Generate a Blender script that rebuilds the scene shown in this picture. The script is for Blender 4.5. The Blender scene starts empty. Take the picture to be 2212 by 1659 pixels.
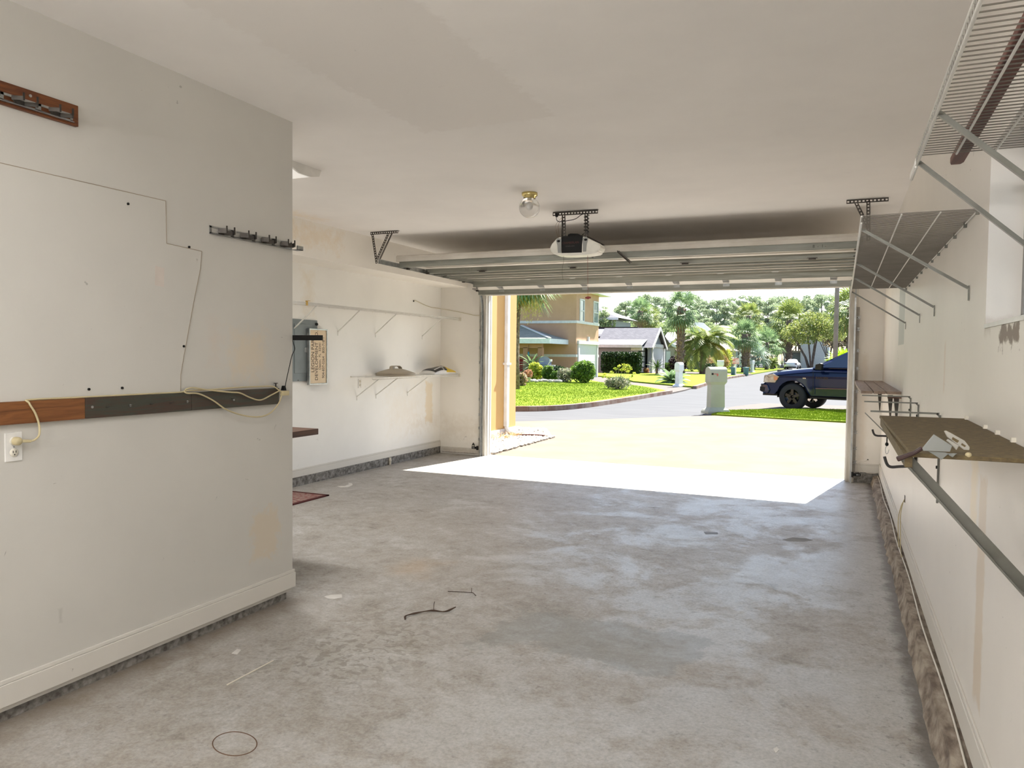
import bpy, bmesh, math, random
import numpy as np
from mathutils import Vector, Matrix, Euler

random.seed(7)
RNG = np.random.default_rng(7)
SC = bpy.context.scene
COL = SC.collection
R_ = math.radians

# ------------------------------------------------------------------ camera
CAM_H = 1.52
FPX = 1630.07
CAM_R = Vector((0.91655646, 0.39974702, 0.01125043))
CAM_U = Vector((-0.02575311, 0.03092673, 0.99918983))
CAM_F = Vector((-0.39907522, 0.91610363, -0.03864083))
cam_d = bpy.data.cameras.new('camera')
cam_d.sensor_width = 36.0
cam_d.lens = FPX * 36.0 / 2212.0
cam_d.clip_start = 0.02
cam_d.clip_end = 2000
cam = bpy.data.objects.new('camera', cam_d)
COL.objects.link(cam)
m = Matrix.Identity(4)
for i in range(3):
    m[i][0] = CAM_R[i]; m[i][1] = CAM_U[i]; m[i][2] = -CAM_F[i]
m[2][3] = CAM_H
cam.matrix_world = m
SC.camera = cam

# ------------------------------------------------------------------ world, sun, exposure
w = bpy.data.worlds.new('world'); SC.world = w; w.use_nodes = True
wn = w.node_tree.nodes; wl = w.node_tree.links
sky = wn.new('ShaderNodeTexSky'); sky.sky_type = 'NISHITA'; sky.sun_disc = False
sky.sun_elevation = R_(51); sky.sun_rotation = math.atan2(0.2, 1.0)
sky.altitude = 0; sky.air_density = 1.0; sky.dust_density = 0.9; sky.ozone_density = 1.0
bg = wn['Background']
wl.new(sky.outputs[0], bg.inputs[0]); bg.inputs[1].default_value = 0.27
sd = bpy.data.lights.new('sun', 'SUN'); sd.energy = 22; sd.angle = R_(0.53); sd.color = (1.0, 0.955, 0.88)
so = bpy.data.objects.new('sun', sd); COL.objects.link(so)
so.rotation_euler = (-Vector((0.2, 1.0, 1.258))).to_track_quat('-Z', 'Y').to_euler()
so.location = (2, 16, 18)
SC.view_settings.view_transform = 'Standard'
SC.view_settings.look = 'None'
SC.view_settings.exposure = 0.27
SC.view_settings.gamma = 1.0
SC.view_settings.use_curve_mapping = False
SC.cycles.use_denoising = True
SC.cycles.max_bounces = 14
SC.cycles.diffuse_bounces = 8
SC.cycles.transparent_max_bounces = 16
SC.cycles.sample_clamp_indirect = 8.0

def at(u, v, Y=None, X=None, Z=None):
    """a pixel of the photograph measured onto a plane of the place"""
    d = CAM_F + CAM_R * ((u - 1106) / FPX) - CAM_U * ((v - 829.5) / FPX)
    if Y is not None: t = Y / d.y
    elif X is not None: t = X / d.x
    else: t = (Z - CAM_H) / d.z
    return Vector((d.x * t, d.y * t, CAM_H + d.z * t))

# ------------------------------------------------------------------ materials
def nodes(name):
    mt = bpy.data.materials.new(name); mt.use_nodes = True
    nt = mt.node_tree
    return mt, nt, nt.nodes['Principled BSDF']

def N(nt, t, **kw):
    n = nt.nodes.new(t)
    for k, v in kw.items():
        if k.startswith('i_'): n.inputs[k[2:].replace('_', ' ')].default_value = v
        else: setattr(n, k, v)
    return n

def c4(c): return (c[0], c[1], c[2], 1.0)

def srgb(r, g, b):
    f = lambda x: (x / 255 / 12.92) if x / 255 <= 0.04045 else ((x / 255 + 0.055) / 1.055) ** 2.4
    return (f(r), f(g), f(b))

def coords(nt, mode='Object'):
    if mode == 'World':
        return N(nt, 'ShaderNodeNewGeometry').outputs['Position']
    return N(nt, 'ShaderNodeTexCoord').outputs[mode]

def noise(nt, co, scale, detail=4, rough=0.55, stretch=None, dist=0.0):
    if stretch:
        mp = N(nt, 'ShaderNodeMapping'); mp.inputs['Scale'].default_value = stretch
        nt.links.new(co, mp.inputs[0]); co = mp.outputs[0]
    n = N(nt, 'ShaderNodeTexNoise', i_Scale=scale, i_Detail=detail, i_Roughness=rough, i_Distortion=dist)
    nt.links.new(co, n.inputs['Vector'])
    return n.outputs[0]

def ramp(nt, fac, stops):
    r = N(nt, 'ShaderNodeValToRGB')
    el = r.color_ramp.elements
    while len(el) < len(stops): el.new(0.5)
    for e, (p, c) in zip(el, stops):
        e.position = p; e.color = c4(c) if hasattr(c, '__len__') else (c, c, c, 1)
    nt.links.new(fac, r.inputs[0])
    return r.outputs[0]

def mix(nt, a, b, fac, mode='MIX'):
    x = N(nt, 'ShaderNodeMix', data_type='RGBA', blend_type=mode)
    for s, v in ((x.inputs[6], a), (x.inputs[7], b)):
        if hasattr(v, 'is_output'): nt.links.new(v, s)
        else: s.default_value = c4(v)
    if hasattr(fac, 'is_output'): nt.links.new(fac, x.inputs[0])
    else: x.inputs[0].default_value = fac
    return x.outputs[2]

def mth(nt, op, a, b=None, clamp=False):
    x = N(nt, 'ShaderNodeMath', operation=op, use_clamp=clamp)
    for i, v in enumerate((a, b)):
        if v is None: continue
        if hasattr(v, 'is_output'): nt.links.new(v, x.inputs[i])
        else: x.inputs[i].default_value = v
    return x.outputs[0]

def bump(nt, bs, h, strength=0.3, dist=0.01):
    b = N(nt, 'ShaderNodeBump', i_Strength=strength, i_Distance=dist)
    nt.links.new(h, b.inputs['Height']); nt.links.new(b.outputs[0], bs.inputs['Normal'])

def M(name, c, c2=None, scale=6, rough=0.6, metal=0.0, bmp=0.0, bscale=60, stretch=None, spec=0.5, coat=0.0, lo=0.35, hi=0.65, detail=4):
    mt, nt, bs = nodes(name)
    co = coords(nt)
    if c2 is None: c2 = tuple(x * 0.86 for x in c)
    f = noise(nt, co, scale, detail, stretch=stretch)
    nt.links.new(ramp(nt, f, [(lo, c2), (hi, c)]), bs.inputs['Base Color'])
    bs.inputs['Roughness'].default_value = rough
    bs.inputs['Metallic'].default_value = metal
    bs.inputs['Specular IOR Level'].default_value = spec
    bs.inputs['Coat Weight'].default_value = coat
    if bmp: bump(nt, bs, noise(nt, co, bscale, 3, stretch=stretch), bmp, 0.004)
    return mt

def rectmask(nt, ax_a, ax_b, a0, a1, b0, b1, soft, amp, nz):
    """ragged-edged rectangle in two world axes"""
    def edge(s, lo, hi):
        return mth(nt, 'MINIMUM', mth(nt, 'SUBTRACT', s, lo), mth(nt, 'SUBTRACT', hi, s))
    d = mth(nt, 'MINIMUM', edge(ax_a, a0, a1), edge(ax_b, b0, b1))
    d = mth(nt, 'ADD', d, mth(nt, 'MULTIPLY', mth(nt, 'SUBTRACT', nz, 0.5), amp))
    return mth(nt, 'DIVIDE', d, soft, clamp=True)

def wall_mat(name, base, stains_reflections=(), scuff=0.5, rough=0.55, specks=0.0):
    """painted drywall: faint mottling, scuffs, and stains at their places (axes 'y','z' or 'x','z' or 'x','y')"""
    mt, nt, bs = nodes(name)
    co = coords(nt, 'World')
    sx = N(nt, 'ShaderNodeSeparateXYZ'); nt.links.new(co, sx.inputs[0])
    A = dict(x=sx.outputs[0], y=sx.outputs[1], z=sx.outputs[2])
    col = mix(nt, base, tuple(x * 0.93 for x in base), ramp(nt, noise(nt, co, 1.3, 5), [(0.35, 0.0), (0.7, 1.0)]))
    nzz = noise(nt, co, 13, 6, 0.68)
    for (a, b, a0, a1, b0, b1, soft, amp, c, k) in stains_reflections:
        mk = rectmask(nt, A[a], A[b], a0, a1, b0, b1, soft, amp, nzz)
        col = mix(nt, col, c, mth(nt, 'MULTIPLY', mk, k))
    # scattered scuffs: thin distorted marks
    s1 = noise(nt, co, 14, 3, 0.6, dist=1.5)
    s2 = noise(nt, co, 2.3, 2)
    sc = mth(nt, 'MULTIPLY', ramp(nt, s1, [(0.70, 0.0), (0.74, 1.0)]), ramp(nt, s2, [(0.52, 0.0), (0.60, 1.0)]))
    col = mix(nt, col, (0.13, 0.12, 0.11), mth(nt, 'MULTIPLY', sc, scuff))
    nt.links.new(col, bs.inputs['Base Color'])
    bs.inputs['Roughness'].default_value = rough
    bs.inputs['Specular IOR Level'].default_value = 0.35
    bump(nt, bs, noise(nt, co, 140, 3), 0.12, 0.002)
    return mt

DIMMED_WHITE = (0.585, 0.57, 0.53)  # partition paint set darker than the other walls in place of dimmer light
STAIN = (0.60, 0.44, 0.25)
m_wall_part = wall_mat('drywall_partition', DIMMED_WHITE, [
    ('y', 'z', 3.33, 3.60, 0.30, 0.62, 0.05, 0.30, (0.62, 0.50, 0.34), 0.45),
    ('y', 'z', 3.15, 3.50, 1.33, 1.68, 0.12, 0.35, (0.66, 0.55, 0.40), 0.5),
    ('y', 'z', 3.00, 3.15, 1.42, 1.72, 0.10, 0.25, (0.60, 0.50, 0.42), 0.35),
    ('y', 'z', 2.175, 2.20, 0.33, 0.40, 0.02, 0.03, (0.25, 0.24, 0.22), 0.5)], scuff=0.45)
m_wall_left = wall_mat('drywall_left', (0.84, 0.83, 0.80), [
    ('y', 'z', 9.72, 9.95, 0.48, 1.12, 0.04, 0.22, (0.74, 0.58, 0.34), 0.5),
    ('y', 'z', 8.6, 9.7, 0.3, 1.1, 0.5, 0.9, (0.74, 0.66, 0.54), 0.4),
    ('y', 'z', 6.9, 7.2, 1.9, 2.5, 0.2, 0.35, (0.70, 0.58, 0.40), 0.45),
    ('y', 'z', 9.2, 10.18, 0.35, 0.62, 0.2, 0.5, (0.62, 0.54, 0.44), 0.3)], scuff=0.25)
m_wall_front = wall_mat('drywall_front', (0.80, 0.77, 0.715), [
    ('x', 'z', -5.64, -4.8, 0.18, 0.62, 0.3, 0.5, (0.55, 0.48, 0.38), 0.5),
    ('x', 'z', 0.2, 0.32, 0.25, 1.6, 0.05, 0.1, (0.66, 0.58, 0.48), 0.5)], scuff=0.4)
m_wall_right = wall_mat('drywall_right', (0.77, 0.735, 0.685), [
    ('y', 'z', 2.96, 3.14, 0.30, 1.12, 0.03, 0.08, (0.60, 0.47, 0.32), 0.55),
    ('y', 'z', 3.15, 3.34, 0.85, 1.2, 0.05, 0.2, (0.80, 0.66, 0.42), 0.5),
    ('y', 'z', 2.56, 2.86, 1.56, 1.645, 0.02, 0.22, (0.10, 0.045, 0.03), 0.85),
    ('y', 'z', 3.02, 3.16, 1.60, 1.68, 0.04, 0.10, (0.35, 0.28, 0.22), 0.5),
    ('y', 'z', 4.20, 4.28, 1.35, 1.62, 0.03, 0.06, (0.62, 0.46, 0.36), 0.4),
    ('y', 'z', 6.93, 7.60, 1.64, 2.2, 0.006, 0.012, (0.42, 0.43, 0.40), 0.9)], scuff=0.75, rough=0.42)  # last entry: grey reflection strip painted into the wall colour
m_ceiling = wall_mat('ceiling_paint', (0.85, 0.825, 0.80), [
    ('x', 'y', -2.45, -1.55, 1.9, 4.2, 0.04, 0.25, (0.78, 0.75, 0.72), 0.8),
    ('x', 'y', -5.2, -4.9, 4.5, 6.6, 0.2, 0.5, (0.80, 0.66, 0.46), 0.5)], scuff=0.10, rough=0.7)
m_soffit = wall_mat('soffit_paint', (0.84, 0.81, 0.75), [
    ('y', 'z', 5.9, 7.1, 2.6, 2.9, 0.15, 0.5, (0.74, 0.60, 0.42), 0.45)], scuff=0.2)
m_base = wall_mat('baseboard_paint', (0.66, 0.635, 0.585), [
    ('x', 'z', -5.6, -4.85, 0.0, 0.12, 0.1, 0.15, (0.36, 0.28, 0.2), 0.6),
    ('x', 'z', -5.6, -4.85, 0.0, 0.035, 0.02, 0.03, (0.06, 0.03, 0.02), 0.9)], scuff=0.5, rough=0.5)
m_line = M('joint_line', (0.33, 0.27, 0.2), rough=0.8)

# concrete garage floor
def floor_mat():
    mt, nt, bs = nodes('garage_concrete')
    co = coords(nt, 'World')
    big = noise(nt, co, 0.55, 6, 0.62)
    mid = mth(nt, 'ADD', mth(nt, 'MULTIPLY', noise(nt, co, 2.2, 10, 0.74, dist=0.5), 0.45), mth(nt, 'MULTIPLY', noise(nt, co, 8.5, 10, 0.78, dist=0.6), 0.55))
    fine = noise(nt, co, 24, 8, 0.75)
    col = ramp(nt, mid, [(0.36, (0.22, 0.20, 0.17)), (0.46, (0.335, 0.31, 0.275)), (0.54, (0.39, 0.375, 0.35)), (0.66, (0.48, 0.475, 0.46))])
    brown = ramp(nt, big, [(0.42, 0.0), (0.66, 1.0)])
    col = mix(nt, col, (0.33, 0.285, 0.235), mth(nt, 'MULTIPLY', brown, 0.40))
    sx = N(nt, 'ShaderNodeSeparateXYZ'); nt.links.new(co, sx.inputs[0])
    # pale worn film with ragged edges, mostly right of centre
    film = mth(nt, 'ADD', noise(nt, co, 1.25, 12, 0.78, dist=0.35), mth(nt, 'MULTIPLY', mth(nt, 'ADD', sx.outputs[0], 1.6), 0.030))
    fm = ramp(nt, film, [(0.48, 0.0), (0.56, 1.0)])
    col = mix(nt, col, (0.50, 0.51, 0.51), mth(nt, 'MULTIPLY', fm, 0.42))
    spk = ramp(nt, fine, [(0.34, 1.0), (0.44, 0.0)])
    col = mix(nt, col, (0.13, 0.12, 0.105), mth(nt, 'MULTIPLY', spk, 0.45))
    grit = ramp(nt, noise(nt, co, 60, 5, 0.7), [(0.34, 0.66), (0.62, 1.16)])
    col = mix(nt, col, grit, 0.55, 'MULTIPLY')
    # patches where the film has flaked to darker grey
    fl = rectmask(nt, sx.outputs[0], sx.outputs[1], -1.75, -0.65, 3.55, 4.15, 0.04, 0.8, noise(nt, co, 2.5, 8, 0.75))
    col = mix(nt, col, (0.235, 0.235, 0.215), mth(nt, 'MULTIPLY', fl, 0.55))
    # damp dark spatter near the partition corner
    dm = rectmask(nt, sx.outputs[0], sx.outputs[1], -2.75, -1.75, 2.5, 3.9, 0.35, 0.9, noise(nt, co, 1.6, 3))
    sp2 = ramp(nt, noise(nt, co, 19, 3, 0.5, dist=0.6), [(0.52, 0.0), (0.58, 1.0)])
    col = mix(nt, col, (0.17, 0.15, 0.115), mth(nt, 'MULTIPLY', mth(nt, 'MULTIPLY', dm, sp2), 0.55))
    # dirt along the right kerb and along the partition
    dr = rectmask(nt, sx.outputs[0], sx.outputs[1], 0.29, 0.6, -3, 10.2, 0.05, 0.20, noise(nt, co, 6, 6, 0.75))
    col = mix(nt, col, (0.10, 0.085, 0.07), mth(nt, 'MULTIPLY', dr, 0.75))
    sp3 = rectmask(nt, sx.outputs[0], sx.outputs[1], 0.0, 0.6, 2, 7, 0.4, 0.5, big)
    col = mix(nt, col, (0.10, 0.09, 0.08), mth(nt, 'MULTIPLY', mth(nt, 'MULTIPLY', sp3, ramp(nt, noise(nt, co, 30, 4, 0.6), [(0.60, 0.0), (0.64, 1.0)])), 0.8))
    dl = rectmask(nt, sx.outputs[0], sx.outputs[1], -3.3, -2.86, -3, 3.8, 0.25, 0.25, noise(nt, co, 3, 5, 0.7))
    col = mix(nt, col, (0.15, 0.11, 0.075), mth(nt, 'MULTIPLY', dl, 0.7))
    ru = rectmask(nt, sx.outputs[0], sx.outputs[1], -2.95, -2.5, 4.3, 4.9, 0.2, 0.4, noise(nt, co, 4, 4))
    col = mix(nt, col, (0.45, 0.33, 0.21), mth(nt, 'MULTIPLY', ru, 0.4))
    nt.links.new(col, bs.inputs['Base Color'])
    rg = mth(nt, 'SUBTRACT', 0.54, mth(nt, 'MULTIPLY', fm, 0.14))
    rg = mth(nt, 'ADD', rg, mth(nt, 'MULTIPLY', mth(nt, 'SUBTRACT', mid, 0.5), -0.35))
    nt.links.new(rg, bs.inputs['Roughness'])
    bs.inputs['Specular IOR Level'].default_value = 0.5
    bump(nt, bs, mth(nt, 'ADD', fine, mth(nt, 'MULTIPLY', mid, 1.0)), 0.25, 0.003)
    return mt
m_floor = floor_mat()

def stucco(name, c, c2=None):
    return M(name, c, c2, scale=1.2, rough=0.85, bmp=0.3, bscale=40)

m_stem = M('stem_concrete', (0.30, 0.29, 0.27), (0.10, 0.09, 0.08), scale=28, rough=0.95, bmp=1.0, bscale=70, detail=8)
m_curb = M('curb_concrete', (0.40, 0.345, 0.28), (0.14, 0.105, 0.08), scale=9, rough=0.9, bmp=1.0, bscale=30, detail=8, stretch=(2.5, 1, 1.5))
m_drive = M('driveway_concrete', (0.160, 0.138, 0.116), (0.150, 0.124, 0.098), scale=1.6, rough=0.9, bmp=0.3, bscale=60, detail=8, spec=0.05)
m_asphalt = M('street_asphalt', (0.101, 0.103, 0.108), (0.085, 0.087, 0.092), scale=1.2, rough=0.9, stretch=(0.5, 3, 1), detail=8, bmp=0.2, spec=0.05)
m_kerb = M('kerb_concrete', (0.283, 0.231, 0.197), (0.172, 0.102, 0.077), scale=2.0, rough=0.9, spec=0.05)
m_walkway = M('pale_concrete', (0.132, 0.117, 0.108), rough=0.9, spec=0.05)
m_grass = M('lawn_grass', (0.160, 0.220, 0.016), (0.110, 0.165, 0.013), scale=1.5, rough=0.9, detail=12, bmp=0.6, bscale=25, lo=0.3, hi=0.62, spec=0.05)
m_blade = M('grass_blades', (0.23, 0.31, 0.022), (0.16, 0.23, 0.018), scale=3, rough=0.8, spec=0.05)
m_far = M('far_ground', (0.10, 0.14, 0.04), scale=1, rough=1)
m_mulch = M('mulch', (0.10, 0.06, 0.035), (0.04, 0.025, 0.015), scale=12, rough=1, bmp=0.8)
m_peb = M('white_pebble', (0.446, 0.432, 0.403), (0.302, 0.274, 0.238), scale=6, rough=0.8)
m_yellow = stucco('yellow_stucco', (0.547, 0.331, 0.122), (0.511, 0.302, 0.104))
m_trimw = M('white_trim_paint', (0.634, 0.634, 0.634), rough=0.5)
m_jamb = M('jamb_paint', (0.66, 0.64, 0.58), (0.42, 0.38, 0.32), scale=4, rough=0.6, stretch=(6, 6, 0.7))
m_galv = M('galvanised_steel', (0.46, 0.47, 0.46), (0.33, 0.34, 0.34), scale=18, rough=0.38, metal=0.85)
m_galvd = M('dark_angle_steel', (0.085, 0.075, 0.065), (0.05, 0.045, 0.04), scale=14, rough=0.5, metal=0.7)
m_doorsteel = M('door_back_steel', (0.33, 0.34, 0.305), (0.22, 0.225, 0.195), scale=3.0, rough=0.42, metal=0.25, stretch=(0.6, 6, 6), detail=7)
m_doorface = M('door_face_paint', (0.72, 0.69, 0.63), (0.62, 0.58, 0.52), scale=3, rough=0.5)
m_black = M('black_plastic', (0.006, 0.006, 0.006), rough=0.5, spec=0.25)
m_blackrub = M('black_rubber', (0.02, 0.018, 0.017), rough=0.7)
m_wire = M('white_coated_wire', (0.74, 0.73, 0.69), rough=0.35)
m_wired = M('grey_steel_bar', (0.17, 0.17, 0.15), (0.13, 0.13, 0.11), scale=12, rough=0.4, metal=0.5)
m_wiregrey = M('backlit_vinyl_wire', (0.20, 0.185, 0.16), (0.16, 0.145, 0.125), rough=0.4)  # right shelf wires coloured dark to stand in for backlit shade
m_brass = M('polished_brass', (0.80, 0.66, 0.28), rough=0.2, metal=1.0)
m_plast = M('cream_plastic', (0.74, 0.70, 0.60), rough=0.4)
m_plastw = M('white_plastic', (0.80, 0.79, 0.76), rough=0.4)
m_cordb = M('beige_cord', (0.55, 0.47, 0.28), rough=0.5)
m_cordw = M('white_cord', (0.72, 0.68, 0.60), rough=0.5)
m_red = M('red_plastic', (0.22, 0.012, 0.012), rough=0.4)
m_maroon = M('maroon_handle', (0.028, 0.005, 0.004), rough=0.4)

def wood(name, c, c2, scale=2.2, stretch=(14, 0.8, 14), rough=0.5):
    mt, nt, bs = nodes(name)
    co = coords(nt)
    f = noise(nt, co, scale, 6, 0.6, stretch=stretch, dist=0.8)
    g = noise(nt, co, scale * 6, 3, stretch=stretch)
    col = ramp(nt, f, [(0.34, c2), (0.50, c), (0.58, c2), (0.72, c)])
    col = mix(nt, col, tuple(x * 0.55 for x in c2), mth(nt, 'MULTIPLY', ramp(nt, g, [(0.5, 0.0), (0.7, 1.0)]), 0.35))
    nt.links.new(col, bs.inputs['Base Color']); bs.inputs['Roughness'].default_value = rough
    bump(nt, bs, f, 0.15, 0.002)
    return mt
m_oak = wood('stained_brown_wood', (0.17, 0.052, 0.012), (0.10, 0.026, 0.006))
m_pine = wood('varnished_pine', (0.22, 0.085, 0.024), (0.12, 0.038, 0.010), scale=1.5)
m_greenwood = wood('weathered_green_wood', (0.042, 0.050, 0.036), (0.060, 0.032, 0.022))
m_redwood = wood('red_brown_wood', (0.115, 0.024, 0.012), (0.06, 0.011, 0.006))
m_darkwood = wood('dark_brown_wood', (0.10, 0.035, 0.014), (0.05, 0.018, 0.008))
m_greyplank = wood('weathered_plank', (0.30, 0.22, 0.17), (0.20, 0.135, 0.095), scale=1.6)

def osb():
    mt, nt, bs = nodes('flake_board')
    co = coords(nt)
    v = N(nt, 'ShaderNodeTexVoronoi', i_Scale=90.0)
    mp = N(nt, 'ShaderNodeMapping'); mp.inputs['Scale'].default_value = (0.45, 1.6, 1.6)
    nt.links.new(co, mp.inputs[0]); nt.links.new(mp.outputs[0], v.inputs['Vector'])
    f = noise(nt, co, 42, 7, 0.78, stretch=(0.8, 1, 1))
    col = ramp(nt, f, [(0.34, (0.03, 0.018, 0.006)), (0.50, (0.105, 0.073, 0.028)), (0.66, (0.20, 0.155, 0.065))])
    col = mix(nt, col, (0.13, 0.095, 0.04), 0.3)
    nt.links.new(col, bs.inputs['Base Color']); bs.inputs['Roughness'].default_value = 0.7
    bump(nt, bs, v.outputs['Distance'], 0.3, 0.003)
    return mt
m_osb = osb()

def shingle(name, c, c2):
    mt, nt, bs = nodes(name)
    co = coords(nt)
    b = N(nt, 'ShaderNodeTexBrick', i_Scale=1.0)
    b.inputs['Brick Width'].default_value = 0.30; b.inputs['Row Height'].default_value = 0.14
    b.inputs['Mortar Size'].default_value = 0.008
    b.inputs['Color1'].default_value = c4(c); b.inputs['Color2'].default_value = c4(c2)
    b.inputs['Mortar'].default_value = c4(tuple(x * 0.6 for x in c2))
    nt.links.new(co, b.inputs['Vector'])
    col = mix(nt, b.outputs[0], c2, ramp(nt, noise(nt, co, 4, 5), [(0.3, 0.0), (0.8, 0.7)]))
    nt.links.new(col, bs.inputs['Base Color']); bs.inputs['Roughness'].default_value = 0.95
    return mt
m_shingle = shingle('grey_shingles', (0.163, 0.163, 0.185), (0.108, 0.108, 0.128))
m_shingleg = shingle('green_grey_shingles', (0.30, 0.30, 0.245), (0.22, 0.22, 0.18))

def leafm(name, c, c2, trans=0.35):
    mt, nt, bs = nodes(name)
    co = coords(nt)
    f = noise(nt, co, 3.0, 4)
    inf = N(nt, 'ShaderNodeObjectInfo')
    col = ramp(nt, f, [(0.38, c2), (0.62, c)])
    nt.links.new(col, bs.inputs['Base Color']); bs.inputs['Roughness'].default_value = 0.55
    bs.inputs['Specular IOR Level'].default_value = 0.22
    tr = N(nt, 'ShaderNodeBsdfTranslucent'); nt.links.new(col, tr.inputs[0])
    mx = N(nt, 'ShaderNodeMixShader'); mx.inputs[0].default_value = trans
    out = nt.nodes['Material Output']
    nt.links.new(bs.outputs[0], mx.inputs[1]); nt.links.new(tr.outputs[0], mx.inputs[2])
    nt.links.new(mx.outputs[0], out.inputs[0])
    return mt
m_leafpine = leafm('pine_needles', (0.44, 0.50, 0.31), (0.20, 0.27, 0.17))
m_leafoak = leafm('broad_leaves', (0.44, 0.50, 0.24), (0.20, 0.28, 0.13))
m_leaffan = leafm('fan_palm_leaf', (0.22, 0.32, 0.14), (0.1, 0.17, 0.08))
m_leafdate = leafm('date_palm_leaf', (0.248, 0.285, 0.074), (0.124, 0.180, 0.050))
m_leafyel = leafm('yellow_palm_leaf', (0.462, 0.383, 0.053), (0.297, 0.297, 0.053))
m_leafdry = leafm('dry_palm_fibre', (0.45, 0.36, 0.18), (0.26, 0.19, 0.09))
m_leafseed = leafm('palm_seed_strands', (0.62, 0.52, 0.26), (0.40, 0.32, 0.15))
m_shrub = leafm('shrub_leaf', (0.17, 0.27, 0.05), (0.06, 0.12, 0.025))
m_shrubd = leafm('dark_shrub_leaf', (0.035, 0.075, 0.022), (0.012, 0.030, 0.010), 0.15)
m_shruby = leafm('yellow_green_leaf', (0.50, 0.52, 0.07), (0.26, 0.32, 0.05))
m_shrubv = leafm('variegated_leaf', (0.396, 0.374, 0.274), (0.101, 0.144, 0.058))
m_shrubp = leafm('dark_purple_leaf', (0.035, 0.010, 0.016), (0.012, 0.006, 0.008), 0.1)
m_flow = M('white_petals', (0.562, 0.533, 0.475), rough=0.7)
m_bark = M('palm_bark', (0.24, 0.18, 0.14), (0.09, 0.055, 0.045), scale=10, rough=0.95, bmp=1.0, bscale=24)
m_barkp = M('pine_bark', (0.14, 0.11, 0.095), (0.07, 0.05, 0.045), scale=6, rough=0.95)

def glass_mat(name, tint=(0.9, 0.95, 0.95), rough=0.02):
    mt, nt, bs = nodes(name)
    bs.inputs['Base Color'].default_value = c4(tint)
    bs.inputs['Roughness'].default_value = rough
    bs.inputs['Transmission Weight'].default_value = 1.0
    bs.inputs['IOR'].default_value = 1.45
    return mt
m_glass = glass_mat('clear_glass')
m_pane = M('house_window_pane', (0.20, 0.27, 0.30), (0.10, 0.14, 0.16), scale=2, rough=0.08, spec=0.9)

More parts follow.
